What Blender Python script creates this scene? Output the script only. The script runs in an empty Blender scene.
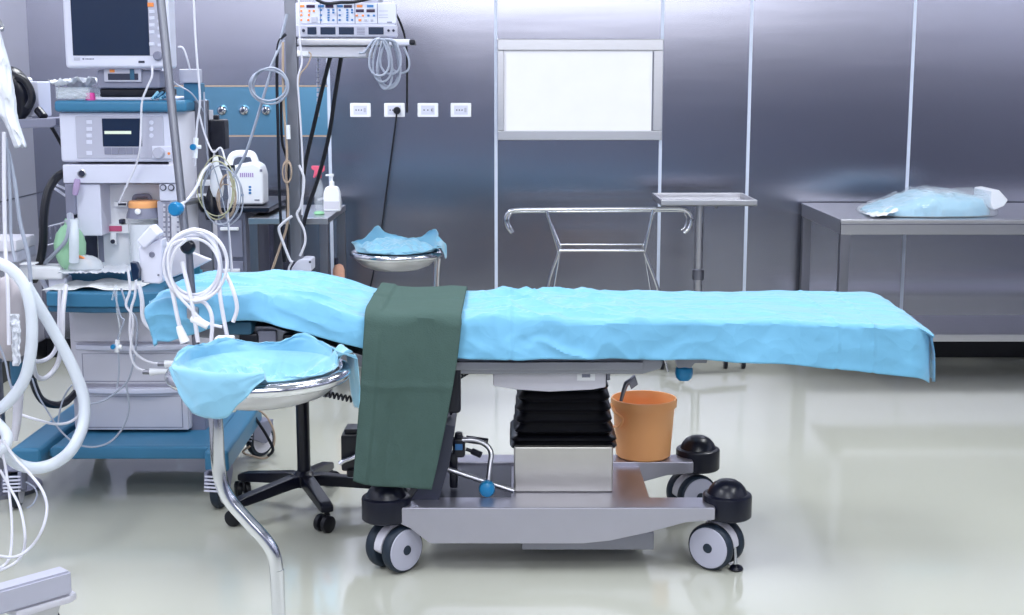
import bpy, bmesh, math, random
from mathutils import Vector, Matrix, noise
random.seed(7)
C = bpy.context.scene.collection
PI = math.pi
R = math.radians

# ------------------------------------------------------------------ camera model (1024x615 photograph)
F, PITCH, H = 1380.0, R(9.36), 1.5
CP, SP = math.cos(PITCH), math.sin(PITCH)

def at(px, py, Y):
    """point of the room seen at pixel (px,py) standing Y metres in front of the camera"""
    a = (px - 512) / F; b = (307.5 - py) / F
    dy = CP + b * SP; dz = -SP + b * CP
    t = Y / dy
    return Vector((a * t, Y, H + dz * t))

def fl(px, py, z=0.0):
    """point of the horizontal plane at height z seen at pixel (px,py)"""
    b = (307.5 - py) / F
    dy = CP + b * SP; dz = -SP + b * CP
    return at(px, py, (z - H) / dz * dy)

cam = bpy.data.cameras.new('camera'); co = bpy.data.objects.new('camera', cam); C.objects.link(co)
cam.sensor_width = 36; cam.lens = 36 * F / 1024; cam.clip_start = 0.05
co.location = (0, 0, H); co.rotation_euler = (PI / 2 - PITCH, 0, 0)
bpy.context.scene.camera = co

# ------------------------------------------------------------------ materials
def lin(h):
    h = h.lstrip('#'); v = [int(h[i:i + 2], 16) / 255 for i in (0, 2, 4)]
    return tuple(x / 12.92 if x <= .04045 else ((x + .055) / 1.055) ** 2.4 for x in v) + (1,)

def mat(name, col, rough=.5, metal=0, bump=0, bscale=60, var=0.0, vscale=8, alpha=1, trans=0, emit=0, coat=0, aniso=0, tan=None, stretch=(1, 1, 1), spec=.5, sheen=0, crumple=0, ior=1.45):
    m = bpy.data.materials.new(name); m.use_nodes = True
    nt = m.node_tree; b = nt.nodes['Principled BSDF']; L = nt.links
    c = lin(col)
    b.inputs['Base Color'].default_value = c
    b.inputs['Roughness'].default_value = rough
    b.inputs['Metallic'].default_value = metal
    b.inputs['Alpha'].default_value = alpha
    b.inputs['Transmission Weight'].default_value = trans
    b.inputs['Specular IOR Level'].default_value = spec
    b.inputs['IOR'].default_value = ior
    b.inputs['Sheen Weight'].default_value = sheen
    b.inputs['Coat Weight'].default_value = coat
    if emit:
        b.inputs['Emission Color'].default_value = c; b.inputs['Emission Strength'].default_value = emit
    if aniso:
        b.inputs['Anisotropic'].default_value = aniso
        if tan:
            t = nt.nodes.new('ShaderNodeCombineXYZ')
            for i in range(3): t.inputs[i].default_value = tan[i]
            L.new(t.outputs[0], b.inputs['Tangent'])
    tc = nt.nodes.new('ShaderNodeTexCoord'); mp = nt.nodes.new('ShaderNodeMapping')
    mp.inputs['Scale'].default_value = stretch
    L.new(tc.outputs['Object'], mp.inputs['Vector'])
    # every surface gets a little procedural unevenness
    n = nt.nodes.new('ShaderNodeTexNoise'); n.inputs['Scale'].default_value = vscale; n.inputs['Detail'].default_value = 4
    L.new(mp.outputs[0], n.inputs['Vector'])
    mx = nt.nodes.new('ShaderNodeMix'); mx.data_type = 'RGBA'
    v = var or .04
    mx.inputs[6].default_value = tuple(x * (1 - v) for x in c[:3]) + (1,)
    mx.inputs[7].default_value = tuple(min(1, x * (1 + v)) for x in c[:3]) + (1,)
    L.new(n.outputs['Fac'], mx.inputs[0]); L.new(mx.outputs[2], b.inputs['Base Color'])
    if bump:
        n2 = nt.nodes.new('ShaderNodeTexNoise'); n2.inputs['Scale'].default_value = bscale; n2.inputs['Detail'].default_value = 3
        L.new(mp.outputs[0], n2.inputs['Vector'])
        bp = nt.nodes.new('ShaderNodeBump'); bp.inputs['Strength'].default_value = bump; bp.inputs['Distance'].default_value = .01
        L.new(n2.outputs['Fac'], bp.inputs['Height']); L.new(bp.outputs[0], b.inputs['Normal'])
    if crumple:   # paper-like crease facets
        nz = nt.nodes.new('ShaderNodeTexNoise'); nz.inputs['Scale'].default_value = 5; L.new(tc.outputs['Object'], nz.inputs['Vector'])
        ad = nt.nodes.new('ShaderNodeVectorMath'); ad.operation = 'MULTIPLY_ADD'; ad.inputs[1].default_value = (.12,) * 3
        L.new(nz.outputs['Color'], ad.inputs[0]); L.new(tc.outputs['Object'], ad.inputs[2])
        prev = None
        for sc_, st in ((7, .5), (17, .35), (38, .2)):
            vo = nt.nodes.new('ShaderNodeTexVoronoi'); vo.feature = 'SMOOTH_F1' if sc_ > 30 else 'F1'; vo.inputs['Scale'].default_value = sc_
            L.new(ad.outputs[0], vo.inputs['Vector'])
            bp = nt.nodes.new('ShaderNodeBump'); bp.inputs['Strength'].default_value = crumple * st; bp.inputs['Distance'].default_value = .12 / sc_ * 7
            L.new(vo.outputs['Distance'], bp.inputs['Height'])
            if prev: L.new(prev.outputs[0], bp.inputs['Normal'])
            prev = bp
        L.new(prev.outputs[0], b.inputs['Normal'])
    return m

M = dict(
    wall=mat('brushed_steel_wall', '#a6a7b4', .24, 1, bump=.09, bscale=1.5, var=.05, vscale=3, aniso=.8, tan=(1, 0, 0), stretch=(.35, .35, 2.4)),
    wall_l=mat('brushed_steel_side_lit', '#d2d2de', .5, .85, bump=.06, bscale=1.5, var=.05, vscale=3, aniso=.5, tan=(0, 1, 0), stretch=(.35, .35, 2.4)),  # lighter steel: the left wall's reflected brightness is put into the colour
    cover=mat('column_steel', '#cbc8c2', .4, .9, var=.05, vscale=12),
    violet=mat('violet_clip', '#b9a3cc', .4, alpha=.85),
    wall_d=mat('dark_reflection_band', '#868ca4', .45, .5, var=.05),
    wall_u=mat('pale_reflection_band', '#c9c4d2', .7),
    seam=mat('light_seam', '#c9d2e6', .4),
    skirting=mat('black_skirting', '#0c0f16', .35),
    floor=mat('epoxy_floor', '#c0c1b6', .11, bump=.012, bscale=2.5, var=.05, vscale=1.3, spec=.55, coat=.2),
    ceil=mat('ceiling_paint', '#d8dce6', .7),
    daylight=mat('added_pane_glow', '#eef3fb', .4, emit=.3),  # glow of the added panes behind the camera
    lamp=mat('lamp_diffuser', '#f4f8ff', .5, emit=3),
    steel=mat('brushed_steel', '#c2c2c8', .32, 1, var=.06, vscale=20, stretch=(1, 1, 12)),
    steel_d=mat('dull_steel', '#83848f', .38, 1, var=.06, vscale=15),
    base=mat('base_steel', '#b2b1be', .34, .85, var=.04, vscale=12),
    chrome=mat('chrome', '#d9dbe2', .12, 1),
    guard=mat('dark_guard', '#3d404f', .4, .5),
    alu=mat('anodised_rail', '#868892', .38, .8),
    blue=mat('blue_drape', '#6eaed2', .6, var=.05, vscale=14, spec=.3, sheen=.3, crumple=.3),
    blue2=mat('pale_blue_drape', '#82b9d4', .6, var=.05, vscale=14, spec=.3, sheen=.4, crumple=.25),
    green=mat('green_towel', '#475c58', .9, bump=.25, bscale=220, var=.06, vscale=30, spec=.15),
    teal=mat('teal_plastic', '#38769b', .4, var=.03),
    teal_reflect=mat('teal_reflector_shell', '#4aa3c4', .5),
    teal_d=mat('dark_teal_plastic', '#2a5a78', .45),
    white=mat('white_plastic', '#d6d8ea', .4),
    whiteb=mat('bright_white_plastic', '#f1f3fa', .35),
    grey=mat('grey_plastic', '#b6b7c9', .45),
    greyd=mat('mid_grey_plastic', '#83859a', .45),
    lilac=mat('lilac_grey_plastic', '#cfceda', .4),
    black=mat('black_plastic', '#0d1020', .3),
    rubber=mat('black_rubber', '#0a0c16', .42),
    bellow=mat('black_bellow', '#06070f', .28),
    tread=mat('tyre_rubber', '#1d2a3a', .5),
    screen=mat('dark_screen', '#05203f', .28),
    ink=mat('dark_ink', '#2a2f45', .5),
    orange=mat('orange_plastic', '#ffb679', .38, var=.02),
    orange_b=mat('orange_button', '#f2924e', .4),
    pink=mat('pink_plastic', '#dc4aa0', .5),
    red=mat('red_label', '#c4567c', .5),
    knob=mat('blue_knob', '#1a7db3', .28),
    viewer=mat('viewer_panel', '#e4e4ed', .4, emit=.13),
    cable=mat('white_cable', '#dcdce8', .4),
    cable_g=mat('grey_cable', '#9fa6b8', .42),
    cable_k=mat('black_cable', '#10131f', .4),
    cable_y=mat('yellow_cable', '#b9b89a', .5),
    cable_t=mat('tan_cable', '#b09c8c', .5),
    hose=mat('translucent_hose', '#e6edf8', .3, alpha=.72, bump=.0),
    clear=mat('clear_plastic', '#e6eef6', .12, alpha=.26),
    mask=mat('mask_plastic', '#e8eef6', .2, alpha=.5),
    bag=mat('grey_bag', '#b3adb4', .5),
    film=mat('white_film', '#e6eaf4', .35, alpha=.9),
    greenbag=mat('green_bag', '#aee3ba', .4, alpha=.68),
    paper=mat('white_paper', '#eef0f2', .8),
    gas=mat('gas_panel_reflection', '#6c9bb8', .28, 1, var=.05, vscale=3, aniso=.6, tan=(0, 0, 1)),  # blue tint paints a teal reflection into the steel colour
    peach=mat('peach_plastic', '#f2b79d', .5),
    line=mat('display_line', '#cfd9c8', .5, emit=.3),
    ledblue=mat('blue_button', '#3d78b4', .5),
    led=mat('purple_display', '#2a1038', .2),
)

# ------------------------------------------------------------------ mesh builder
def catmull(pts, closed=False, sub=6):
    pts = [Vector(p) for p in pts]
    if len(pts) < 3: return pts
    n = len(pts); out = []
    rng = range(n if closed else n - 1)
    for i in rng:
        g = (lambda k: pts[k % n]) if closed else (lambda k: pts[max(0, min(n - 1, k))])
        p0, p1, p2, p3 = g(i - 1), g(i), g(i + 1), g(i + 2)
        for s in range(sub):
            t = s / sub
            out.append(.5 * ((2 * p1) + (p2 - p0) * t + (2 * p0 - 5 * p1 + 4 * p2 - p3) * t * t + (3 * p1 - p0 - 3 * p2 + p3) * t ** 3))
    if not closed: out.append(pts[-1])
    return out

class MB:
    def __init__(s): s.bm = bmesh.new(); s.mi = 0; s.T = Matrix(); s.bev = False
    def _add(s, tmp, T=None):
        for f in tmp.faces: f.material_index = s.mi
        bmesh.ops.transform(tmp, matrix=s.T @ (T or Matrix()), verts=tmp.verts)
        me = bpy.data.meshes.new('tmp'); tmp.to_mesh(me); tmp.free()
        s.bm.from_mesh(me); bpy.data.meshes.remove(me)
        return s
    def box(s, x0, x1, y0, y1, z0, z1, bev=0, seg=2, T=None):
        t = bmesh.new(); bmesh.ops.create_cube(t, size=1)
        for v in t.verts:
            v.co = Vector((x0 if v.co.x < 0 else x1, y0 if v.co.y < 0 else y1, z0 if v.co.z < 0 else z1))
        if bev: s.bev = True; bmesh.ops.bevel(t, geom=t.edges[:], offset=bev, segments=seg, affect='EDGES', profile=.5)
        return s._add(t, T)
    def pts(s, verts, faces, T=None):
        t = bmesh.new(); vs = [t.verts.new(v) for v in verts]
        for f in faces:
            try: t.faces.new([vs[i] for i in f])
            except ValueError: pass
        bmesh.ops.recalc_face_normals(t, faces=t.faces)
        return s._add(t, T)
    def prism(s, poly, axis, d0, d1, bev=0, seg=2, T=None):
        """poly in (x,z) for axis 'y', (y,z) for 'x', (x,y) for 'z'"""
        t = bmesh.new()
        def P(p, d):
            return {'y': (p[0], d, p[1]), 'x': (d, p[0], p[1]), 'z': (p[0], p[1], d)}[axis]
        a = [t.verts.new(P(p, d0)) for p in poly]; b = [t.verts.new(P(p, d1)) for p in poly]
        n = len(poly)
        t.faces.new(a); t.faces.new(b[::-1])
        for i in range(n): t.faces.new((a[i], b[i], b[(i + 1) % n], a[(i + 1) % n]))
        bmesh.ops.recalc_face_normals(t, faces=t.faces)
        if bev: s.bev = True; bmesh.ops.bevel(t, geom=t.edges[:], offset=bev, segments=seg, affect='EDGES', profile=.5)
        return s._add(t, T)
    def tube(s, pts, r, n=10, closed=False, smooth=True, sub=6, cap=True, rf=None):
        P = catmull(pts, closed, sub) if smooth else [Vector(p) for p in pts]
        m = len(P); t = bmesh.new(); rings = []
        up = None
        for i, p in enumerate(P):
            a = P[(i - 1) % m] if closed or i else P[0]; b = P[(i + 1) % m] if closed or i < m - 1 else P[-1]
            d = (b - a)
            d = d.normalized() if d.length > 1e-9 else Vector((0, 0, 1))
            if up is None:
                up = Vector((0, 0, 1)) if abs(d.z) < .9 else Vector((0, 1, 0))
            x = d.cross(up)
            if x.length < 1e-6: x = d.cross(Vector((1, 0, 0)))
            x.normalize(); y = x.cross(d).normalized(); up = y
            rr = r * (rf(i / (m - 1)) if rf else 1)
            rings.append([t.verts.new(p + x * rr * math.cos(2 * PI * k / n) + y * rr * math.sin(2 * PI * k / n)) for k in range(n)])
        for i in range(m if closed else m - 1):
            A, B = rings[i], rings[(i + 1) % m]
            for k in range(n): t.faces.new((A[k], A[(k + 1) % n], B[(k + 1) % n], B[k]))
        if cap and not closed:
            t.faces.new(rings[0][::-1]); t.faces.new(rings[-1])
        bmesh.ops.recalc_face_normals(t, faces=t.faces)
        return s._add(t)
    def rod(s, a, b, r, n=14): return s.tube([a, b], r, n, smooth=False)
    def lathe(s, prof, c=(0, 0, 0), d=(0, 0, 1), n=28, T=None, cap=True):
        """profile [(radius, height)] turned about axis d through c"""
        q = Vector((0, 0, 1)).rotation_difference(Vector(d)).to_matrix().to_4x4()
        t = bmesh.new(); rings = []
        for r, z in prof:
            rings.append([t.verts.new((0, 0, z))] if r < 1e-6 else [t.verts.new((r * math.cos(2 * PI * k / n), r * math.sin(2 * PI * k / n), z)) for k in range(n)])
        for A, B in zip(rings, rings[1:]):
            for k in range(n):
                q4 = [A[k % len(A)], A[(k + 1) % n % len(A)], B[(k + 1) % n % len(B)], B[k % len(B)]]
                u = []
                for v in q4:
                    if v not in u: u.append(v)
                if len(u) > 2: t.faces.new(u)
        if cap and len(rings[0]) > 1: t.faces.new(rings[0][::-1])
        if cap and len(rings[-1]) > 1: t.faces.new(rings[-1])
        bmesh.ops.recalc_face_normals(t, faces=t.faces)
        return s._add(t, Matrix.Translation(c) @ q if T is None else T @ Matrix.Translation(c) @ q)
    def ball(s, c, r, n=20, T=None):
        t = bmesh.new(); bmesh.ops.create_uvsphere(t, u_segments=n, v_segments=max(8, n // 2), radius=1)
        r = r if hasattr(r, '__len__') else (r, r, r)
        for v in t.verts: v.co = Vector((v.co.x * r[0] + c[0], v.co.y * r[1] + c[1], v.co.z * r[2] + c[2]))
        return s._add(t, T)
    def grid(s, fn, nu, nv, skip=None, wrap=False):
        t = bmesh.new()
        V = [[t.verts.new(fn(i / nu, j / nv)) for j in range(nv + 1)] for i in range(nu if wrap else nu + 1)]
        m = len(V)
        for i in range(nu):
            for j in range(nv):
                if skip and skip((i + .5) / nu, (j + .5) / nv): continue
                try: t.faces.new((V[i][j], V[(i + 1) % m][j], V[(i + 1) % m][j + 1], V[i][j + 1]))
                except ValueError: pass
        bmesh.ops.remove_doubles(t, verts=t.verts, dist=1e-6)
        bmesh.ops.delete(t, geom=[v for v in t.verts if not v.link_faces], context='VERTS')
        bmesh.ops.recalc_face_normals(t, faces=t.faces)
        return s._add(t)
    def build(s, name, m, parent=None, local=False, solid=0, flat=False, origin=None):
        bm = s.bm
        o_loc = None
        if parent is not None:
            if not local:
                r = parent
                while r.parent: r = r.parent
                bmesh.ops.transform(bm, matrix=(Matrix.Translation(r.location) @ Matrix.Rotation(r.rotation_euler.z, 4, 'Z')).inverted(), verts=bm.verts)
        elif origin != 'keep':
            xs = [v.co.x for v in bm.verts]; ys = [v.co.y for v in bm.verts]; zs = [v.co.z for v in bm.verts]
            o_loc = Vector(origin) if origin else Vector(((min(xs) + max(xs)) / 2, (min(ys) + max(ys)) / 2, min(zs)))
            bmesh.ops.translate(bm, vec=-o_loc, verts=bm.verts)
        for f in bm.faces: f.smooth = not flat
        for e in bm.edges:
            if len(e.link_faces) == 2:
                e.smooth = e.calc_face_angle(0) < R(38)
        me = bpy.data.meshes.new(name); bm.to_mesh(me); bm.free()
        for k in (m if isinstance(m, (list, tuple)) else [m]): me.materials.append(k)
        o = bpy.data.objects.new(name, me); C.objects.link(o)
        if o_loc is not None: o.location = o_loc
        if parent is not None: o.parent = parent
        if s.bev and not flat:
            wn = o.modifiers.new('even_normals', 'WEIGHTED_NORMAL'); wn.keep_sharp = True
        if solid:
            md = o.modifiers.new('thickness', 'SOLIDIFY'); md.thickness = solid; md.offset = 0
        return o

def tag(o, label, cat, group=None):
    o['label'] = label; o['category'] = cat
    if group: o['group'] = group
    return o
def thing(name, label, cat, loc=(0, 0, 0), rz=0, group=None):
    o = bpy.data.objects.new(name, None); C.objects.link(o); o.empty_display_size = .1
    o.location = loc; o.rotation_euler = (0, 0, rz)
    return tag(o, label, cat, group)
def struct(mb, name, m, **k):
    o = mb.build(name, m, **k); o['kind'] = 'structure'; return o
def dup(root, loc=None, rz=None, label=None, group=None):
    r = root.copy(); C.objects.link(r)
    if loc is not None: r.location = loc
    if rz is not None: r.rotation_euler = (0, 0, rz)
    if label: r['label'] = label
    if group: r['group'] = group
    for ch in list(root.children):
        c = ch.copy(); C.objects.link(c); c.parent = r
        for g in list(ch.children):
            d = g.copy(); C.objects.link(d); d.parent = c
    return r
def text(body, size, loc, m, parent, name='lettering', rot=(PI / 2, 0, 0)):
    """upright flat lettering facing the camera side"""
    cu = bpy.data.curves.new(name, 'FONT'); cu.body = body; cu.size = size; cu.extrude = .0004
    cu.align_x = 'CENTER'; cu.align_y = 'CENTER'; cu.materials.append(m)
    o = bpy.data.objects.new(name, cu); C.objects.link(o)
    r = parent
    while r.parent: r = r.parent
    o.location = (Matrix.Translation(r.location) @ Matrix.Rotation(r.rotation_euler.z, 4, 'Z')).inverted() @ Vector(loc)
    o.rotation_euler = rot; o.parent = parent
    return o
def cable(name, label, cat, pts, r, m, group=None, n=8, sub=7, ends=None):
    """a cord through photograph points (px, py, depth)"""
    mb = MB(); mb.tube([at(*p) for p in pts], r, n, sub=sub)
    return tag(mb.build(name, m), label, cat, group)
def fbm(p, o=4): return noise.fractal(Vector(p), 1.0, 2.0, o)
def ridge(p, o=4): return noise.ridged_multi_fractal(Vector(p), 1.0, 2.1, o, 1.0, 2.0)
def lerp(a, b, t): return a + (b - a) * t
def sm(a, b, x):
    t = max(0, min(1, (x - a) / (b - a))); return t * t * (3 - 2 * t)
def interp(tab, x):
    if x <= tab[0][0]: return tab[0][1]
    for (a, b), (c, d) in zip(tab, tab[1:]):
        if x <= c: return b + (d - b) * (x - a) / (c - a)
    return tab[-1][1]
LIGHTS = [(-1.6, 2.6, .6, 1.6, 42), (.3, 4.2, 1.1, 1.1, 20), (2.2, 2.6, .6, 1.6, 42), (-1.4, 5.8, .6, 1.4, 52), (2.0, 5.7, .6, 1.4, 34), (0.3, .6, 1.4, .6, 40)]
sc = bpy.context.scene
sc.view_settings.view_transform = 'Standard'; sc.view_settings.look = 'None'; sc.view_settings.gamma = 1
sc.view_settings.use_curve_mapping = False; sc.view_settings.exposure = .12
w = bpy.data.worlds.new('world'); sc.world = w; w.use_nodes = True
w.node_tree.nodes['Background'].inputs[0].default_value = (.5, .55, .7, 1); w.node_tree.nodes['Background'].inputs[1].default_value = .2
# ------------------------------------------------------------------ the room
WY = 7.43                      # steel wall
XL, XR, YB, ZC = -2.56, 3.7, -1.6, 3.1
mb = MB(); mb.box(XL, XR, YB, WY, -.1, 0); struct(mb, 'floor', M['floor'])
mb = MB(); mb.box(XL, XR, YB, WY, ZC, ZC + .1); struct(mb, 'ceiling', M['ceil'])
mb = MB(); mb.box(XL, XR, WY, WY + .1, 0, ZC); struct(mb, 'wall_back', M['wall'], origin=(0, WY, 0))
mb = MB(); mb.box(XL - .1, XL, YB, WY, 0, ZC); struct(mb, 'wall_left', M['wall_l'], origin=(XL, 0, 0))
mb = MB(); mb.box(XR, XR + .1, YB, WY, 0, ZC); struct(mb, 'wall_right', M['wall'], origin=(XR, 0, 0))
mb = MB(); mb.box(XL, XR, YB - .1, YB, 0, 1.62); mb.mi = 1
WX0, WX1, WZ0, WZ1 = -2.0, 3.1, 2.25, 2.95     # unseen high windows, added behind the camera to light front faces
mb.box(XL, XR, YB - .1, YB, 1.62, WZ0); mb.box(XL, XR, YB - .1, YB, WZ1, ZC); mb.box(XL, WX0, YB - .1, YB, WZ0, WZ1); mb.box(WX1, XR, YB - .1, YB, WZ0, WZ1)
struct(mb, 'wall_front', [M['wall_d'], M['wall_u']], origin=(0, YB, 0))  # unseen wall; dark and pale bands shaped for the steel wall's reflections
for i in range(3):
    a, b = lerp(WX0, WX1, i / 3), lerp(WX0, WX1, (i + 1) / 3)
    mb = MB(); w_ = .05
    mb.box(a, b, YB - .08, YB - .01, WZ0, WZ0 + w_); mb.box(a, b, YB - .08, YB - .01, WZ1 - w_, WZ1); mb.box(a, a + w_, YB - .08, YB - .01, WZ0 + w_, WZ1 - w_); mb.box(b - w_, b, YB - .08, YB - .01, WZ0 + w_, WZ1 - w_)
    wn = struct(mb, 'window_%d' % (i + 1), M['whiteb'])
    mb = MB(); mb.box(a + w_, b - w_, YB - .05, YB - .04, WZ0 + w_, WZ1 - w_); mb.build('added_glow_pane', M['daylight'], wn)
    L = bpy.data.lights.new('window_daylight', 'AREA'); L.shape = 'RECTANGLE'; L.size = b - a - 2 * w_; L.size_y = WZ1 - WZ0 - 2 * w_; L.energy = 16; L.color = (.97, .98, 1)  # fill lamp of the added window
    o = bpy.data.objects.new('window_daylight', L); C.objects.link(o); o.location = ((a + b) / 2, YB - .03, (WZ0 + WZ1) / 2); o.rotation_euler = (PI / 2, 0, 0)
mb = MB(); mb.box(XL + .012, XR, WY - .012, WY, 0, .105, .003); struct(mb, 'baseboard_back', M['skirting'])
mb = MB(); mb.box(XL, XL + .012, YB, WY - .012, 0, .105, .003); struct(mb, 'baseboard_left', M['skirting'])
for i, px in enumerate((167, 330, 496, 660.3, 748, 908.5, 1070)):
    x = at(px, 150, WY).x; mb = MB(); mb.box(x - .0085, x + .0085, WY - .004, WY + .002, .105, ZC)
    struct(mb, 'trim_%d' % (i + 1), M['seam'])
wz_ = lambda py: at(250, py, WY).z
xs = at(167, 100, WY).x, at(330, 100, WY).x
for i, py in enumerate((86, 136)):
    z = at(250, py, WY).z; mb = MB(); mb.box(xs[0] + .009, xs[1] - .009, WY - .004, WY + .002, z - .004, z + .004)
    struct(mb, 'trim_%d' % (i + 8), M['cable_t'])
mb = MB(); mb.box(xs[0] + .012, xs[1] - .012, WY - .003, WY + .002, wz_(136) + .006, wz_(86) - .006); struct(mb, 'trim_11', M['gas'])  # gas panel, its blue tint standing in for the wall's teal reflection
# joint across the left steel wall
mb = MB(); z = at(20, 200, 7.0).z; mb.box(XL - .002, XL + .003, YB, WY - .01, z - .003, z + .003); struct(mb, 'trim_10', M['steel_d'])

# ceiling lights
def ceiling_light(x, y, w, d, power, label):
    t = thing('ceiling_light', label, 'light', (x, y, ZC - .06), 0, 'ceiling light panels')
    mb = MB(); a = .03
    mb.box(x - w / 2 - a, x + w / 2 + a, y - d / 2 - a, y - d / 2, ZC - .06, ZC); mb.box(x - w / 2 - a, x + w / 2 + a, y + d / 2, y + d / 2 + a, ZC - .06, ZC)
    mb.box(x - w / 2 - a, x - w / 2, y - d / 2, y + d / 2, ZC - .06, ZC); mb.box(x + w / 2, x + w / 2 + a, y - d / 2, y + d / 2, ZC - .06, ZC)
    mb.build('light_frame', M['steel'], t)
    mb = MB(); mb.box(x - w / 2, x + w / 2, y - d / 2, y + d / 2, ZC - .03, ZC - .005); mb.build('diffuser', M['lamp'], t)
    L = bpy.data.lights.new('ceiling_lamp', 'AREA'); L.shape = 'RECTANGLE'; L.size = w; L.size_y = d; L.energy = power; L.color = (.95, .98, 1)
    o = bpy.data.objects.new('ceiling_lamp', L); C.objects.link(o); o.location = (x, y, ZC - .07)
for (x, y, w, d, p) in LIGHTS:
    ceiling_light(x, y, w, d, p, 'white light panel recessed in the ceiling above the operating room')
# ------------------------------------------------------------------ operating table
TY0, TY1 = 4.09, 4.65          # front and back edge of the table top
tb = thing('operating_table', 'mobile operating table with steel base and black bellows under the blue drape', 'operating table', (.15, 4.37, 0))

def topz(x):                   # height of the drape's top over x
    return lerp(.858, .795, sm(-.78, -.36, x))
# mattress pads (under the drape) and the rail they lie on
mb = MB(); mb.box(-.42, .44, 4.12, 4.62, .668, .782, .025, 3); mb.build('seat_pad', M['rubber'], tb)
mb = MB(); mb.box(.46, 1.15, 4.13, 4.60, .70, .745, .02, 3); mb.build('leg_pad', M['rubber'], tb)
mb = MB(); mb.prism([(-1.07, .80), (-.76, .80), (-.43, .70), (-.43, .775), (-.74, .845), (-1.07, .845)], 'y', 4.12, 4.62, .012); mb.build('back_pad', M['rubber'], tb)
mb = MB(); mb.prism([(-.43, .612), (.40, .612), (.455, .628), (.462, .65), (.455, .664), (-.43, .664)], 'y', 4.13, 4.61, .006)
mb.build('top_frame', M['alu'], tb)
for y in (4.118, 4.622): mb = MB(); mb.box(-.30, .40, y - .005, y + .005, .628, .653, .003); mb.build('side_rail', M['alu'], tb)
mb = MB(); mb.prism([(-.98, .755), (-.74, .755), (-.43, .655), (-.43, .612), (-.60, .668), (-.78, .70), (-.98, .72)], 'y', 4.17, 4.57, .006)
mb.build('back_frame', M['alu'], tb)
mb = MB(); mb.box(.46, 1.12, 4.2, 4.56, .672, .70, .006); mb.build('leg_frame', M['alu'], tb)
# fittings below the back section: joint motor, brackets, black clamp blocks
a = at(258, 338, 4.3); mb = MB(); mb.box(a.x - .03, a.x + .03, 4.14, 4.3, .63, .738, .01); mb.build('clamp_block', M['black'], tb)
a = at(300, 342, 4.3); mb = MB(); mb.box(a.x - .03, a.x + .05, 4.14, 4.4, .63, .735, .01); mb.build('joint_housing', M['black'], tb)
b = mb = MB(); mb.box(a.x - .02, a.x + .03, 4.126, 4.141, .70, .725, .006); mb.build('latch', M['chrome'], tb)
a = at(275, 335, 4.3); mb = MB(); mb.box(a.x - .03, a.x + .03, 4.15, 4.42, .68, .745, .008); mb.build('joint_bracket', M['greyd'], tb)
mb = MB(); p = at(230, 326, 4.2); q = at(257, 327, 4.2); mb.box(p.x, q.x, 4.12, 4.26, p.z - .015, p.z + .03, .012); mb.build('head_rest_pad', M['teal_d'], tb)
# head of the column
mb = MB(); x0, x1 = at(493, 380, 4.2).x, at(606, 380, 4.2).x
mb.prism([(x0, .62), (x1, .62), (x1, .556), (lerp(x1, x0, .12), .548), (lerp(x0, x1, .5), .541), (lerp(x0, x1, .2), .548), (x0, .56)], 'y', 4.2, 4.56, .004)
mb.build('column_head', M['lilac'], tb)
xm = at(586, 376, 4.2).x; mb = MB(); mb.box(xm - .028, xm + .028, 4.1965, 4.2, .578, .61); pl = mb.build('rating_plate', M['whiteb'], tb)
mb = MB(); mb.box(xm - .013, xm + .013, 4.1955, 4.1965, .588, .599); mb.build('plate_print', M['greyd'], pl)
mb = MB(); a = at(608, 376, 4.22); mb.rod((a.x, 4.22, .62), (a.x, 4.22, .575), .007); mb.lathe([(.012, 0), (.012, .012), (.006, .02)], (a.x, 4.22, .6)); mb.build('lock_pin', M['steel_d'], tb)
# bellows: seven folds, wider at the foot
mb = MB(); cx, cy = .165, 4.405
def rrect(hx, hy, z, r=.03, n=4):
    out = []
    for k, (sx, sy) in enumerate(((1, 1), (-1, 1), (-1, -1), (1, -1))):
        for j in range(n + 1):
            t = PI / 2 * (k + j / n); out.append((cx + sx * (hx - r) + r * math.cos(t), cy + sy * (hy - r) + r * math.sin(t), z))
    return out
lv = []; zt, zb = .556, .348; N = 6
for i in range(N):
    t0, t1 = i / N, (i + 1) / N
    for (t, k) in ((t0 + .02, -.010), (t0 + .09, .002), (t0 + .115, .006), (t0 + .14, .002)):
        hx = lerp(.135, .158, t ** .8) + k; lv.append((hx, lerp(.10, .124, t) + k, lerp(zt, zb, t)))
lv += [(.166, .132, .372), (.171, .136, .366), (.172, .137, .345), (.168, .133, .338)]
lv.sort(key=lambda q: -q[2])
V = []; Fc = []; m_ = len(rrect(.1, .1, 0))
for hx, hy, z in lv: V += rrect(hx, hy, z)
for i in range(len(lv) - 1):
    for k in range(m_): Fc.append((i * m_ + k, i * m_ + (k + 1) % m_, (i + 1) * m_ + (k + 1) % m_, (i + 1) * m_ + k))
Fc += [tuple(range(m_)), tuple(range((len(lv) - 1) * m_, len(lv) * m_))]
mb.pts(V, Fc); mb.build('bellows', M['bellow'], tb)
mb = MB(); mb.box(.006, .322, 4.255, 4.54, .2, .35, .008); mb.build('column_cover', M['cover'], tb)
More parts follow.
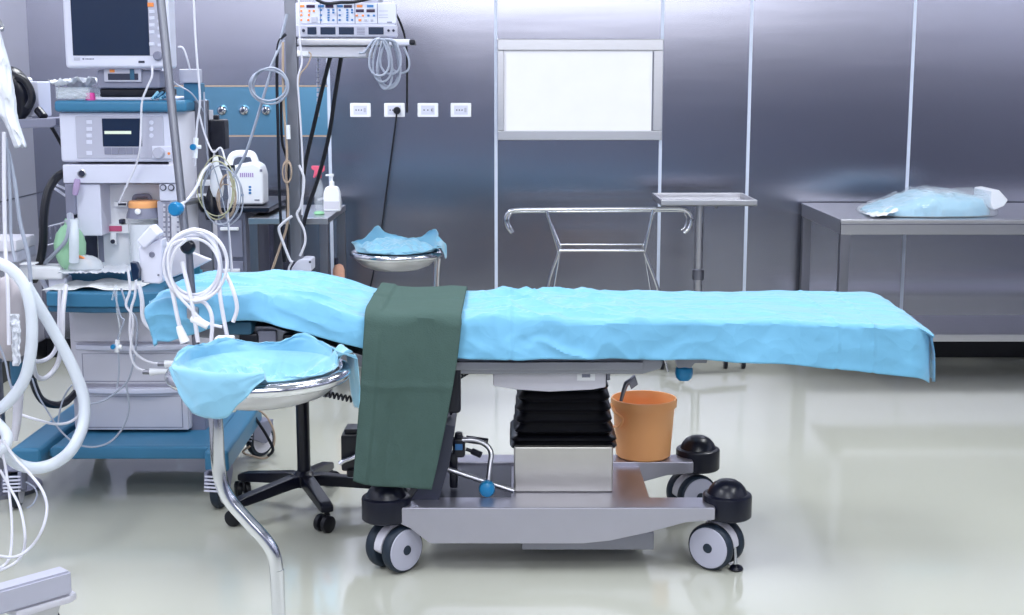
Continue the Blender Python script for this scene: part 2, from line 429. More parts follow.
# base: chassis, two long bars, feet
ZT = .214
mb = MB(); mb.box(-.30, .435, 4.12, 4.62, .12, .2, .004)
mb.build('base_plate', M['base'], tb)
mb = MB(); mb.box(-.24, -.002, 4.17, 4.56, .2, .206, .002); mb.build('base_mat', M['guard'], tb)
def bar(y0, y1):
    mb = MB()
    poly = [(-.375, ZT), (.62, ZT), (.62, .174), (.53, .166), (.42, .135), (.30, .108), (.22, .099), (-.25, .099), (-.275, .118), (-.31, .147), (-.345, .163), (-.375, .166)]
    mb.prism(poly, 'y', y0, y1, .005); return mb.build('base_bar', M['base'], tb)
bar(4.05, 4.16); bar(4.56, 4.66)
mb = MB(); mb.box(.03, .44, 4.10, 4.58, .062, .12, .004); mb.build('lower_housing', M['steel_d'], tb)
def castor(x, y, ang, sh=0, name='castor'):
    mb = MB()   # black bumper cap
    cap = MB()
    cap.lathe([(.0, .1), (.012, .0995), (.028, .096), (.043, .087), (.055, .073), (.06, .061), (.062, .057), (.07, .056), (.0745, .053), (.076, .048), (.076, -.014), (.072, -.018), (0, -.018)], (x, y, .18), n=40)
    r = cap.build('bumper_cap', M['black'], tb)
    T = Matrix.Translation((x + sh, y, 0)) @ Matrix.Rotation(ang, 4, 'Z')
    f = MB()    # fork and fender between the wheels
    prof = [(.07 * math.cos(t), .076 + .07 * math.sin(t)) for t in [PI * k / 12 for k in range(13)]]
    f.prism(prof + [(-.05, .06), (.05, .06)], 'x', -.017, .017, .004, T=T)
    f.lathe([(.02, .1), (.02, .166)], T=T); f.rod(T @ Vector((-.055, 0, .0745)), T @ Vector((.055, 0, .0745)), .01)
    cs = f.build(name, M['lilac'], tb)
    for s in (-1, 1):
        w = MB(); 
        w.lathe([(.062, -.02), (.069, -.017), (.0735, -.009), (.0735, .009), (.069, .017), (.062, .02)], (s * .038, 0, .0742), (s, 0, 0), 36, T=T)
        w.mi = 1; w.lathe([(.0, .0235), (.03, .0235), (.063, .0215), (.067, .015)], (s * .038, 0, .0742), (s, 0, 0), 36, T=T)
        w.mi = 0; w.lathe([(0, .026), (.014, .026), (.017, .021)], (s * .038, 0, .0742), (s, 0, 0), 20, T=T)
        w.build('wheel', [M['tread'], M['grey']], cs)
    b = MB(); b.rod(T @ Vector((0, .06, .085)), T @ Vector((0, .068, .02)), .006); b.build('brake_rod', M['chrome'], cs)
    b = MB(); b.lathe([(.02, 0), (.022, .004), (.018, .012), (.008, .016)], T @ Vector((0, .07, .002))); b.build('brake_foot', M['black'], cs)
    return cs
castor(-.388, 4.105, R(-44), .022); castor(.668, 4.13, R(235), -.03); castor(.648, 4.665, R(-66), -.02); castor(-.385, 4.64, R(40), 0)
# grey guard leaning at the pedal end of the base
mb = MB(); g = [at(px, py, 4.13) for px, py in ((434, 424), (455, 426), (450, 462), (437, 507), (404, 508), (424, 480))]
mb.prism([(p.x, p.z) for p in g], 'y', 4.13, 4.30, .003); mb.build('pedal_guard', M['guard'], tb)
# blue locking knob under the leg section
a = at(684, 371, 4.3); mb = MB(); mb.lathe([(.0, -.03), (.018, -.029), (.026, -.02), (.029, -.006), (.027, .01), (.02, .016)], a, n=24); k = mb.build('clamp_knob', M['knob'], tb)
p = [at(px, py, 4.3) for px, py in ((672, 352), (708, 352), (706, 362), (694, 362), (690, 367), (677, 367))]
mb = MB(); mb.prism([(q.x, q.z) for q in p], 'y', 4.28, 4.325, .003); mb.build('clamp_bracket', M['alu'], tb)
mb = MB(); mb.box(a.x - .05, a.x + .06, 4.28, 4.36, .655, .69, .004); mb.build('clamp_jaw', M['alu'], tb)

# ---- blue drape
FRONT = [(-1.12, .10), (-1.03, .118), (-.93, .085), (-.84, .05), (-.74, .052), (-.6, .068), (-.46, .08), (-.2, .104), (.0, .106), (.2, .105), (.43, .108), (.62, .112), (.9, .126), (1.25, .148)]
XE0, XE1 = -1.105, 1.245
def drape(u, v):
    x = lerp(XE0 - .0, XE1, u)
    drop = 0.0
    zt = topz(x)
    droop = .018 * sm(.7, 1.24, x)
    if x < -1.02: zt -= .03 * ((-1.02 - x) / .085) ** 2
    hang = interp(FRONT, x)
    bh = .10
    W = TY1 - TY0; L = bh + W + hang
    d = v * L
    # wrinkles
    def crease(p, k): # sharp folds: folded noise
        return 1 - min(1, abs(noise.noise(Vector(p))) * k)
    wp = noise.noise(Vector((x * 3, d * 3, 7))) * .25
    lf = sm(-.40, -.62, x); mid = math.exp(-((x - .16) / .2) ** 2); l2 = math.exp(-((x + .04) / .16) ** 2); rt = sm(.45, .7, x)
    w = .0075 * (1 - .45 * rt) * crease((x * 1.7 + wp + 3, d * 5 + wp, .3), 3.2) ** 2
    w += .005 * (1 - .5 * rt) * crease((x * 5.5 + d * 5, d * 8 - x * 3, 5.1), 2.6) ** 2
    w += .0025 * noise.noise(Vector((x * 16, d * 22, 2)))
    w += .016 * lf * crease((x * 1.5 + d * 1.2, d * 9 - x * 3.0, 9.3), 2.6) ** 2 + .008 * lf * crease((x * 3 + 4, d * 16 - x * 4, 1.3), 2.4) ** 2
    w += .017 * mid * crease((x * 6 + d * 5, d * 9 - x * 8, 2.2), 2.4) ** 1.6
    w += .015 * l2 * crease((x * 4 - d * 4, d * 10 + x * 4, 6.2), 2.4) ** 1.6
    w -= .006
    if d < bh:
        y = TY1 + .006 + w; z = zt - .02 - (bh - d)
    elif d < bh + W:
        t = (d - bh) / W
        e = .013
        y = TY1 - t * W; z = zt + w * .9; x += .03 * sm(.85, 1.24, x) * t
        k = min(t * W, (1 - t) * W)
        if k < e: z -= e * (1 - math.sqrt(max(0, 1 - (1 - k / e) ** 2))) * .9
        z -= .006 * sm(.6, 1, t) + droop * t
    else:
        t = d - bh - W
        s = t / hang; x += .03 * sm(.85, 1.24, x)
        y = TY0 - .004 - .016 * s - .75 * w * (.55 + .7 * s) - .010 * s * math.sin(x * 9 + 1) ; z = zt - .017 - t - droop
        z += .006 * fbm((x * 4, 0, 3)) * s
    if x < -1.06 and d >= bh + W: x += .03 * ((d - bh - W) / hang) * sm(-1.06, -1.1, x)
    if x > 1.2:
        q = (x - 1.2) / .045
        if d >= bh + W: y += .018 * q * q
        z -= .010 * q * q
    # pressed fold lines
    for xf in (.98, 1.09, -.005):
        z += .0035 * math.exp(-((x - xf) / .006) ** 2); y -= .003 * math.exp(-((x - xf) / .006) ** 2)
    if bh < d < bh + W: z += .004 * math.exp(-((d - bh - .28) / .008) ** 2) * sm(.5, .62, x)
    return Vector((x, y, z))
mb = MB(); mb.grid(drape, 420, 130)
# end flaps
def flap(u, v):
    y = lerp(TY1, TY0, u); e = drape(1, (.10 + (TY1 - y)) / (.10 + .56 + interp(FRONT, XE1)))
    return Vector((e.x + .012 * math.sin(v * PI / 2) + .006 * fbm((y * 8, v * 3, 1)), e.y, e.z - .15 * v - .01 * v * fbm((y * 6, 0, 4))))
mb.grid(flap, 40, 12)
def flap2(u, v):
    y = lerp(TY1, TY0, u); e = drape(0, (.10 + (TY1 - y)) / (.10 + .56 + interp(FRONT, XE0)))
    return Vector((e.x + .03 * v + .008 * fbm((y * 8, v * 3, 7)), e.y, e.z - (.085 + .005 * u) * v))
mb.grid(flap2, 40, 12)
tag(mb.build('surgical_drape', M['blue'], solid=.0015), 'long light blue drape spread over the operating table', 'drape')

# ---- green towel
def towel(u, v):
    hang = lerp(.485, .508, u); bh = .12; W = .588; L = bh + W + hang
    d = v * L
    xl0, xr0 = -.442, -.152
    s = max(0, (d - bh - W) / hang)
    xl = xl0 - .036 * s ** 1.2; xr = xr0 - .092 * s ** 1.3
    x = lerp(xl, xr, u)
    n = .004 * fbm((x * 9, d * 4, 2)) + .003 * math.sin(u * 9 + d * 3)
    zt = topz(x) + .014
    yb = TY1 + .01
    if d < bh: y = yb + .008; z = zt - .02 - (bh - d)
    elif d < bh + W:
        t = d - bh; y = yb - t; z = zt + n * .6
        k = min(t, W - t); e = .05
        if k < e: z -= .03 * (1 - math.sqrt(max(0, 1 - (1 - k / e) ** 2)))
        z += .004 * math.exp(-((t - .3) / .012) ** 2)
    else:
        t = d - bh - W; y = yb - W - .032 * s - .008 * sm(0, .2, s) + n * (1 + 2 * s) - .012 * s * math.sin(u * 5 + .5); z = zt - .028 - t
        y -= .004 * math.exp(-((t - .19) / .01) ** 2)
    # second layer showing along the left edge
    y -= .006 * sm(.19, .15, u) * sm(0, .06, d - bh - W)
    if bh <= d < bh + W: z += .005 * sm(.19, .15, u) * sm(W, W - .08, d - bh)
    return Vector((x, y, z))
mb = MB(); mb.grid(towel, 60, 170)
tag(mb.build('folded_towel', M['green'], solid=.006), 'dark green cloth towel hanging over the front edge of the blue operating table drape', 'towel')

# ---- orange bucket on the base
a = Vector((.395, 4.50, .205)); bx = at(644, 463, 4.42)
bc = Vector((at(644, 463, 4.6).x, 4.64, .2155))
bk = thing('bucket', 'orange plastic bucket standing on the steel base of the operating table', 'bucket', bc)
mb = MB(); mb.lathe([(0, 0), (.088, 0), (.094, .006), (.106, .176), (.109, .178), (.113, .178), (.114, .2), (.112, .206), (.107, .206), (.104, .2), (.101, .17), (.09, .012), (0, .01)], bc, n=48)
mb.build('pail', M['orange'], bk)
mb = MB(); pts = [(bc.x + .108 * math.cos(t), bc.y - .108 * math.sin(t) - .006, bc.z + .19 - .055 * math.sin(t)) for t in [PI * k / 12 for k in range(13)]]
pts = [bc + Vector((-.113, -.01, .185)), bc + Vector((-.105, -.06, .17)), bc + Vector((-.08, -.092, .15)), bc + Vector((-.093, -.075, .12)), bc + Vector((-.106, -.03, .11))]
mb.tube(pts, .005); mb.build('bail_handle', M['orange'], bk)
# metal clip hooked over the rim
ck = thing('instrument_clip', 'small grey metal clip hooked over the rim of the orange bucket', 'clip', bc + Vector((-.06, -.07, .2)))
p = [at(px, py, 4.56) for px, py in ((621, 401), (624, 390), (627, 383), (632, 381))]
mb = MB(); mb.tube(p, .0095, rf=lambda t: .6 + .6 * t); mb.build('handle', M['steel_d'], ck)
p = [at(px, py, 4.56) for px, py in ((628, 381), (635, 375), (638, 384), (631, 389))]
mb = MB(); mb.prism([(q.x, q.z) for q in p], 'y', 4.55, 4.58, .003); mb.build('jaw', M['steel_d'], ck)

# ---- loose clamp with chrome rods and blue knob at the base
cl = thing('rail_clamp', 'chrome rod clamp with round blue knob resting on the operating table base', 'clamp', at(480, 485, 4.2))
mb = MB(); mb.rod(at(447, 469, 4.22), at(514, 491, 4.2), .0085); mb.build('long_rod', M['steel'], cl)
mb = MB(); mb.tube([at(462, 440, 4.26), at(474, 440, 4.26), at(486, 445, 4.26), at(491, 453, 4.25), at(490, 465, 4.23), at(488, 486, 4.21)], .0085); mb.build('bent_rod', M['steel'], cl)
a = at(487, 488, 4.18); mb = MB(); mb.lathe([(0, .03), (.012, .03), (.022, .024), (.0255, .014), (.0255, -.004), (.02, -.012), (.01, -.02)], a, (0, -1, 0), 28); mb.build('knob', M['knob'], cl)
mb = MB(); b = at(459, 446, 4.27); mb.box(b.x - .02, b.x + .02, 4.25, 4.30, b.z - .035, b.z + .028, .01); mb.box(b.x - .014, b.x + .012, 4.26, 4.29, b.z + .02, b.z + .045, .008)
mb.box(b.x - .03, b.x - .005, 4.25, 4.3, .214, b.z - .02, .006); mb.build('clamp_body', M['black'], cl)
mb = MB(); mb.box(b.x - .012, b.x + .012, 4.247, 4.252, b.z - .008, b.z + .012, .002); mb.build('blue_tab', M['ledblue'], cl)
mb = MB(); mb.rod(at(466, 449, 4.24), at(474, 452, 4.24), .006); mb.rod(at(472, 451, 4.24), at(481, 455, 4.23), .0105); mb.build('lever', M['black'], cl)
mb = MB(); mb.rod(at(466, 439, 4.33), at(488, 442, 4.33), .012); mb.build('rear_rod', M['black'], cl)
# black pedal unit peeping out left of the towel
pe = thing('foot_pedal', 'black foot pedal unit half hidden behind the green towel at the base', 'pedal', (-.44, 4.5, .2))
b = at(352, 448, 4.5); mb = MB(); mb.box(b.x - .03, b.x + .08, 4.44, 4.56, .215, b.z + .06, .008); mb.box(b.x - .02, b.x + .05, 4.46, 4.54, b.z + .055, b.z + .075, .004); mb.build('pedal_body', M['black'], pe)
mb = MB(); mb.box(b.x - .01, b.x + .12, 4.42, 4.58, .2, .225, .005); mb.build('pedal_plate', M['rubber'], pe)
mb = MB(); mb.tube([at(340, 464, 4.42), at(344, 461, 4.42), at(352, 458, 4.42), at(358, 455, 4.42)], .009); mb.build('lever', M['chrome'], pe)
# hand control hanging behind the towel
hc = thing('hand_control', 'black hand control hanging from the table rail beside the green towel', 'remote control', at(455, 395, 4.13))
p0, p1 = at(440, 370, 4.13), at(461, 413, 4.13)
mb = MB(); mb.box(p0.x, p1.x, 4.118, 4.15, p1.z, p0.z + .03, .012, 3); mb.build('control_body', M['black'], hc)
mb = MB(); mb.tube([at(452, 372, 4.13), at(455, 366, 4.14), at(452, 362, 4.15)], .008); mb.build('hook', M['black'], hc)
def coil(a, b, turns, r, wr, name, label, sag=0):
    pts = []
    n = turns * 8
    d = (b - a).normalized(); x = d.cross(Vector((0, 0, 1))).normalized(); y = x.cross(d)
    for i in range(n + 1):
        t = i / n; c = a.lerp(b, t) - Vector((0, 0, sag * 4 * t * (1 - t)))
        pts.append(c + x * r * math.cos(t * turns * 2 * PI) + y * r * math.sin(t * turns * 2 * PI))
    mb = MB(); mb.tube(pts, wr, 6, smooth=False); return tag(mb.build(name, M['cable_k']), label, 'cable')
coil(at(302, 388, 4.25), at(452, 412, 4.25), 36, .0085, .0035, 'coiled_cord', 'black coiled cord stretched under the table toward the green towel', .012)
coil(at(456, 378, 4.16), at(474, 367, 4.2), 7, .0085, .0035, 'coiled_cord', 'short black coiled cord running up from the hand control to the table frame')
# ------------------------------------------------------------------ things on the steel wall
def wx(px, py=100): return at(px, py, WY).x
def wz(py): return at(512, py, WY).z
# illuminated film viewer
t = thing('film_viewer', 'large white wall viewer panel in a wide steel frame', 'light box', (wx(580), WY, wz(140)))
x0, x1, z0, z1 = wx(497.5), wx(662), wz(140), wz(39)
ix0, ix1, iz0, iz1 = wx(504), wx(652.5), wz(130.5), wz(51)
mb = MB(); mb.box(x0, x1, WY - .035, WY - .002, z1 - .06, z1, .004); mb.box(x0, x1, WY - .035, WY - .002, z0, z0 + .05, .004)
mb.box(x0, ix0, WY - .035, WY - .002, z0 + .05, z1 - .06, .003); mb.box(ix1, x1, WY - .035, WY - .002, z0 + .05, z1 - .06, .003)
mb.build('viewer_frame', M['steel'], t, flat=True)
mb = MB(); mb.box(ix0 - .002, ix1 + .002, WY - .022, WY - .006, iz0 - .002, iz1 + .002, .002); mb.build('viewer_panel', M['viewer'], t)
mb = MB(); mb.box(ix1 - .006, ix1, WY - .026, WY - .022, iz0, iz1, .001); mb.build('viewer_edge', M['steel_d'], t)

# sockets
for i, (px, lab) in enumerate(((360.5, 'white wall socket plate furthest from the film viewer'), (394.5, 'white wall socket plate with a black plug in it'),
                (428, 'white wall socket plate just right of the plugged one'), (461, 'white wall socket plate nearest the film viewer'))):
    c = Vector((wx(px, 110), WY, wz(110)))
    t = thing('wall_socket', lab, 'socket', c, 0, 'row of white wall sockets')
    mb = MB(); mb.box(c.x - .055, c.x + .055, WY - .012, WY, c.z - .037, c.z + .037, .004); mb.build('socket_plate', M['whiteb'], t)
    mb = MB(); mb.box(c.x - .036, c.x + .036, WY - .0135, WY - .011, c.z - .024, c.z + .024, .001); mb.build('socket_insert', M['white'], t)
    for k, dx in enumerate((-.022, -.008, .006) if i != 2 else (-.02, .0, .02)):
        mb = MB(); mb.lathe([(0, .002), (.0035, .002), (.0035, 0)], (c.x + dx, WY - .0135, c.z), (0, -1, 0), 10); mb.build('pin_hole', M['ink'], t)
    mb = MB(); mb.box(c.x + .018, c.x + .03, WY - .0145, WY - .013, c.z - .012, c.z + .012, .001); mb.build('switch', M['grey'], t)
# plugged cord
t = thing('power_cord', 'black power cord with round plug hanging down from a wall socket', 'cord', (wx(401), WY - .02, wz(110)))
c = at(397, 110.5, WY - .02)
mb = MB(); mb.lathe([(.0, .03), (.012, .03), (.019, .022), (.02, .004), (.018, 0)], (c.x, WY - .0145, c.z), (0, -1, 0), 18); mb.build('plug', M['cable_k'], t)
mb = MB(); mb.tube([at(*p) for p in ((396.5, 113, WY - .05), (396, 120, WY - .05), (392, 150, WY - .05), (386, 195, WY - .05), (382, 225, WY - .06), (377, 255, WY - .08), (373, 275, WY - .1), (366, 310, WY - .1), (360, 352, WY - .1))], .0045); mb.build('cord', M['cable_k'], t)
# medical gas outlets
for i, px in enumerate((222, 244, 266)):
    c = Vector((wx(px, 110), WY, wz(110.5)))
    t = thing('gas_outlet', ['round steel gas outlet on the wall nearest the anaesthesia machine', 'middle round steel gas outlet on the wall', 'round steel gas outlet on the wall nearest the steel column'][i], 'outlet', c, 0, 'row of gas outlets')
    mb = MB(); mb.lathe([(.026, 0), (.026, .006), (.021, .014), (.014, .018), (.013, .03), (.009, .034), (0, .034)], c, (0, -1, 0), 24); mb.build('outlet_body', M['chrome'], t)
    mb = MB(); mb.lathe([(.008, .0), (.008, .004), (0, .004)], c - Vector((0, .0345, 0)), (0, -1, 0), 14); mb.build('outlet_port', M['ink'], t)
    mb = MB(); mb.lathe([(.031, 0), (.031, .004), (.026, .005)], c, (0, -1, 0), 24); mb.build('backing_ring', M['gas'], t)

# ------------------------------------------------------------------ steel bench on the right
BY0, BY1 = 6.48, 7.38; bx0 = 1.548; bx1 = 3.55; bz = .852
t = thing('steel_bench', 'long stainless steel work bench against the wall at the right', 'bench', (2.5, 6.9, 0))
mb = MB(); mb.box(bx0, bx1, BY0, BY1, bz - .014, bz, .004); mb.box(bx0 + .004, bx1, BY0 + .003, BY0 + .02, bz - .072, bz - .012, .003); mb.box(bx0 + .003, bx0 + .02, BY0 + .02, BY1, bz - .072, bz - .012, .003)
mb.box(bx0 + .004, bx1, BY1 - .02, BY1 - .003, bz - .072, bz - .012, .003); mb.build('worktop', M['steel'], t)
mb = MB(); mb.box(bx0 + .001, bx1, BY0 - .002, BY0 + .004, bz - .026, bz - .021, .001); mb.build('worktop_lip', M['steel_d'], t)
for x in (bx0 + .004, bx1 - .05):
    for y in (BY0 + .004, BY1 - .05):
        mb = MB(); mb.box(x, x + .045, y, y + .045, .02 if y > 7 else .285, bz - .014, .003); lg = mb.build('leg', M['steel_d'], t)
        if y > 7: mb = MB(); mb.lathe([(.02, 0), (.024, .006), (.018, .014), (.014, .022)], (x + .022, y + .022, 0)); mb.build('foot', M['black'], lg)
mb = MB(); mb.box(bx0 + .01, bx1 - .01, BY0 + .01, 7.04, .285, .30, .003); mb.box(bx0 + .05, bx1 - .05, BY0 + .008, BY0 + .024, .265, .30, .003); mb.build('lower_shelf', M['steel'], t)
# wrapped pack on the bench
c = at(938, 206, 6.62); zb = bz
pk = thing('wrapped_pack', 'folded light blue textile pack in clear plastic lying on the steel bench', 'pack', (c.x, 6.85, bz))
def blob(fx, x0, x1, y0, y1, seed, amp):
    def f(u, v):
        x = lerp(x0, x1, u); th = v * 2 * PI
        h, bot = fx(u)
        e = max(.001, math.sin(PI * min(1, max(0, u))) ** .25)
        yy = (y0 + y1) / 2 + (y1 - y0) / 2 * math.copysign(abs(math.cos(th)) ** .6, math.cos(th)) * e
        sz = math.sin(th)
        zz = (bot + h * (abs(sz) ** .55)) if sz > 0 else bot * (1 - .0)
        n = amp * (ridge((x * 14 + seed, yy * 9, zz * 12), 3) - 1) if sz > .02 else 0
        return Vector((x + .4 * n, yy + .5 * n, bz + .003 + max(0, zz + n * (.4 + h * 4))))
    return f
X = lambda px: at(px, 205, 6.62).x
TOP = [(0, .012), (.1, .03), (.25, .06), (.45, .105), (.55, .098), (.68, .085), (.8, .088), (.92, .075), (1, .03)]
mb = MB(); mb.grid(blob(lambda u: (interp(TOP, u) * 1.0, .004), X(872), X(996), 6.55, 7.0, 3, .02), 70, 40, wrap=False); mb.build('folded_textile', M['blue2'], pk)
TOP2 = [(0, .01), (.15, .045), (.3, .082), (.46, .122), (.6, .112), (.75, .105), (.88, .108), (.97, .075), (1, .03)]
mb = MB(); mb.grid(blob(lambda u: (interp(TOP2, u), .002), X(868), X(1004), 6.53, 7.03, 9, .03), 60, 36); mb.build('plastic_wrap', M['clear'], pk)
q = [at(px, py, 6.66) for px, py in ((986, 206), (987, 190), (995, 189), (1004, 199), (1000, 205), (990, 209))]
mb = MB(); mb.prism([(p.x, p.z) for p in q], 'y', 6.6, 6.85, .006); mb.build('wrap_end', M['film'], pk)
mb = MB(); mb.grid(lambda u, v: Vector((lerp(X(867), X(893), u), lerp(6.52, 6.7, v), bz + .003 + .025 * u * u * (1 + .5 * math.sin(v * 11)) + .008 * (1 + fbm((u * 5, v * 5, 2))))), 20, 20); mb.build('wrap_tail', M['film'], pk, solid=.001)

# ------------------------------------------------------------------ tray stand
t = thing('tray_stand', 'steel instrument tray on a single column stand in front of the wall', 'tray stand', (at(697, 300, 6.95).x, 6.95, 0))
x0, x1 = at(661, 200, 6.7).x, at(757.5, 200, 6.7).x; zt = .925
mb = MB(); mb.box(x0, x1, 6.7, 7.14, zt - .03, zt - .022, .003)
for (a, b, c_, d) in ((x0, x1, 6.7, 6.712), (x0, x1, 7.128, 7.14), (x0, x0 + .012, 6.712, 7.128), (x1 - .012, x1, 6.712, 7.128)): mb.box(a, b, c_, d, zt - .03, zt, .003)
tr = mb.build('tray', M['steel'], t)
mb = MB(); mb.box(x0 + .03, x1 - .03, 6.74, 7.1, zt - .022, zt - .018, .002); mb.build('tray_floor', M['chrome'], tr)
cx = at(697.5, 300, 6.95).x
mb = MB(); mb.rod((cx, 6.95, .08), (cx, 6.95, zt - .03), .022, 20); mb.build('column', M['steel'], t)
mb = MB(); mb.lathe([(.03, 0), (.03, .05), (.023, .055)], (cx, 6.95, .5)); mb.build('collar', M['steel_d'], t)
mb = MB(); a = at(716, 207, 6.9); mb.lathe([(.012, 0), (.012, .02), (.004, .03)], (a.x, 6.9, zt - .03), (0, 0, -1), 12); mb.build('tray_bolt', M['steel_d'], t)
xa, xb = at(727, 371, 7.06).x, at(745, 371, 7.06).x
mb = MB(); mb.rod((cx, 6.95, .095), (xa, 7.03, .085), .016); mb.rod((cx, 6.95, .095), (xb, 7.03, .085), .016); mb.rod((cx, 6.95, .095), (cx - .16, 7.1, .085), .016); mb.rod((cx, 6.95, .095), (cx - .14, 7.2, .085), .016); mb.build('base', M['steel_d'], t)
for (x, y) in ((xa, 7.12), (xb, 7.12), (cx - .16, 7.1), (cx - .14, 7.2)):
    mb = MB(); mb.lathe([(.018, -.011), (.028, -.009), (.03, -.004), (.03, .004), (.028, .009), (.018, .011)], (x, y, .03), (1, .0, 0), 20); mb.mi = 1; mb.box(x - .013, x + .013, y - .012, y + .012, .055, .075, .003); mb.lathe([(.012, -.012), (.012, .012)], (x, y, .03), (1, 0, 0), 14)
    mb.build('castor', [M['black'], M['steel']], t)

# ------------------------------------------------------------------ bent tube rack
Y = 6.9
t = thing('tube_rack', 'thin chrome tube rack with curled ends standing behind the operating table', 'rack', (at(600, 384, Y).x, Y, 0))
mb = MB(); mb.tube([at(px, py, Y) for px, py in ((512, 233), (507.5, 227), (505.5, 220), (508, 213), (516, 210), (550, 209.5), (600, 209), (650, 208.8), (678, 208.8), (688, 212), (691.5, 219), (689, 228), (684, 233))], .0095, 12); mb.build('top_rail', M['chrome'], t)
mb = MB(); mb.tube([at(px, py, Y + .13) for px, py in ((514, 232), (510, 226), (508.5, 220), (511, 214.5), (519, 212), (600, 211.5), (676, 211), (685, 214), (687, 220), (685, 227), (681, 230))], .006, 10); mb.build('rear_rail', M['chrome'], t)
for a, b, c_, d in ((546, 558, 547, 541), (653, 645, 659, 682)):
    mb = MB(); mb.tube([at(a, 210, Y), at(lerp(a, b, .95), 247, Y), at(b, 252, Y), at(lerp(b, c_, .05), 256, Y), at(c_, 292, Y), at(d, 374, Y - .01)], .0085, 10, sub=4); lg = mb.build('leg', M['chrome'], t)
    p = at(d, 374, Y - .01); mb = MB(); mb.lathe([(.014, 0), (.016, .004), (.011, .03)], (p.x, p.y, 0)); mb.build('foot', M['black'], lg)
mb = MB(); mb.rod(at(558, 250.5, Y), at(645, 250.5, Y), .0075); mb.build('cross_bar', M['chrome'], t)
mb = MB(); mb.rod(at(560, 244.5, Y + .13), at(644, 244.5, Y + .13), .005); mb.build('rear_bar', M['chrome'], t)
for px, px2, d in ((556, 560, 536), (647, 644, 668)):
    mb = MB(); mb.tube([at(px - (10 if px < 600 else -8), 211, Y + .13), at(px2, 244.5, Y + .13), at(px2, 250, Y + .13), at(lerp(px2, d, .5), 320, Y + .13), at(d, 372, Y + .13)], .005, 8, sub=4); mb.build('rear_leg', M['chrome'], t)

# ------------------------------------------------------------------ basin stands with crumpled cloth
def basin(cx, cy, zr, RR, name, label, stem_pts, depth, rot=0, BR=.24):
    t = thing(name, label, 'basin stand', (cx, cy, 0))
    a0 = rot
    ring = [(cx + RR * math.cos(a0 + .25 + (2 * PI - .3) * k / 40), cy + RR * math.sin(a0 + .25 + (2 * PI - .3) * k / 40), zr) for k in range(41)]
    mb = MB(); mb.tube(ring, .0155 * RR / .2, 14, sub=2); mb.build('ring', M['chrome'], t)
    mb = MB(); e = Vector(ring[0]); mb.ball(e, .017 * RR / .2); mb.build('ring_end', M['steel'], t)
    mb = MB(); mb.lathe([(RR * .985, .0), (RR * .99, -.004), (RR * .93, -.03), (RR * .78, -depth * .75), (RR * .55, -depth * .97), (RR * .3, -depth), (0, -depth)], (cx, cy, zr + .006), n=48, cap=False)
    bw = mb.build('basin', M['steel'], t)
    md = bw.modifiers.new('thickness', 'SOLIDIFY'); md.thickness = .002
    mb = MB(); mb.tube(stem_pts, .0165, 16, sub=6); mb.build('stem', M['chrome'], t)
    f = Vector(stem_pts[-1])
    mb = MB()
    for k in range(3):
        q = f + Vector((BR * math.cos(2 * PI * k / 3 + .6), BR * math.sin(2 * PI * k / 3 + .6), 0)); mb.rod((f.x, f.y, .06), (q.x, q.y, .05), .014)
    mb.lathe([(.03, .03), (.035, .04), (.035, .08), (.02, .1)], (f.x, f.y, 0)); mb.build('base', M['steel'], t)
    for k in range(3):
        q = f + Vector((BR * math.cos(2 * PI * k / 3 + .6), BR * math.sin(2 * PI * k / 3 + .6), 0))
        mb = MB(); mb.lathe([(.02, -.012), (.029, -.008), (.029, .008), (.02, .012)], (q.x, q.y, .029), (1, .2, 0), 20); mb.build('castor', M['black'], t)
    return t
def basin_cloth(cx, cy, zr, RR, depth, rim, tails, seed, label, m, fill=0.0, out=.05, heap=0):
    """rim(theta)-> height of the cloth edge over the ring; tails: (theta, width, length) corners that hang over the ring"""
    tlen_out = lambda th: 1 if math.cos(th) > .6 else 0
    def f(u, v):
        th = u * 2 * PI
        s = v * 1.5
        n = ridge((math.cos(th) * 2.4 + seed, math.sin(th) * 2.4, s * 2.2), 3) - 1.0
        n2 = fbm((math.cos(th) * 5, math.sin(th) * 5 + seed, s * 4), 4)
        rr = RR * .93; zz0 = zr + .012 - depth * .8 + fill
        h = rim(th)
        if heap: n = 1.6 * noise.noise(Vector((s * math.cos(th) * 1.6 + 3, s * math.sin(th) * 1.6, 2))) + .9 * noise.noise(Vector((s * math.cos(th) * 4, s * math.sin(th) * 4, 5)))
        if s < 1:
            r = rr * s ** .8; z = zz0 + (zr + .004 - zz0) * s ** 2.4 + .026 * (n * .8 + .25 * n2) * math.sin(PI * min(1, s * .98))
        else:
            k = (s - 1) / .5
            tl = 0
            for (ta, tw, tlen) in tails:
                d = abs((th - ta + PI) % (2 * PI) - PI)
                if d < tw: tl = max(tl, min(1, 1.5 * (1 - d / tw)) * tlen)
            if tl > 0:
                # over the ring and down outside
                arch = .028
                r = rr + RR * .14 * min(1, k * 3) + (.004 + .014 * (tlen_out(th))) * k
                z = zr + .004 + arch * math.sin(min(1, k * 3) * PI * .62) + max(0, h) * .25 * (1 - k) - tl * max(0, k - .22) / .78
            else:
                r = rr + RR * out * math.sin(k * PI * .5) * (.2 + .8 * math.sin(th * 5 + seed)); z = zr + .004 + h * math.sin(k * PI * .5)
            r += .010 * n * k; z += .008 * n2 * k
        return Vector((cx + r * math.cos(th), cy + r * math.sin(th), z))
    mb = MB(); mb.grid(f, 160, 60, wrap=True)
    return tag(mb.build('basin_cloth', m, solid=.0015), label, 'cloth')
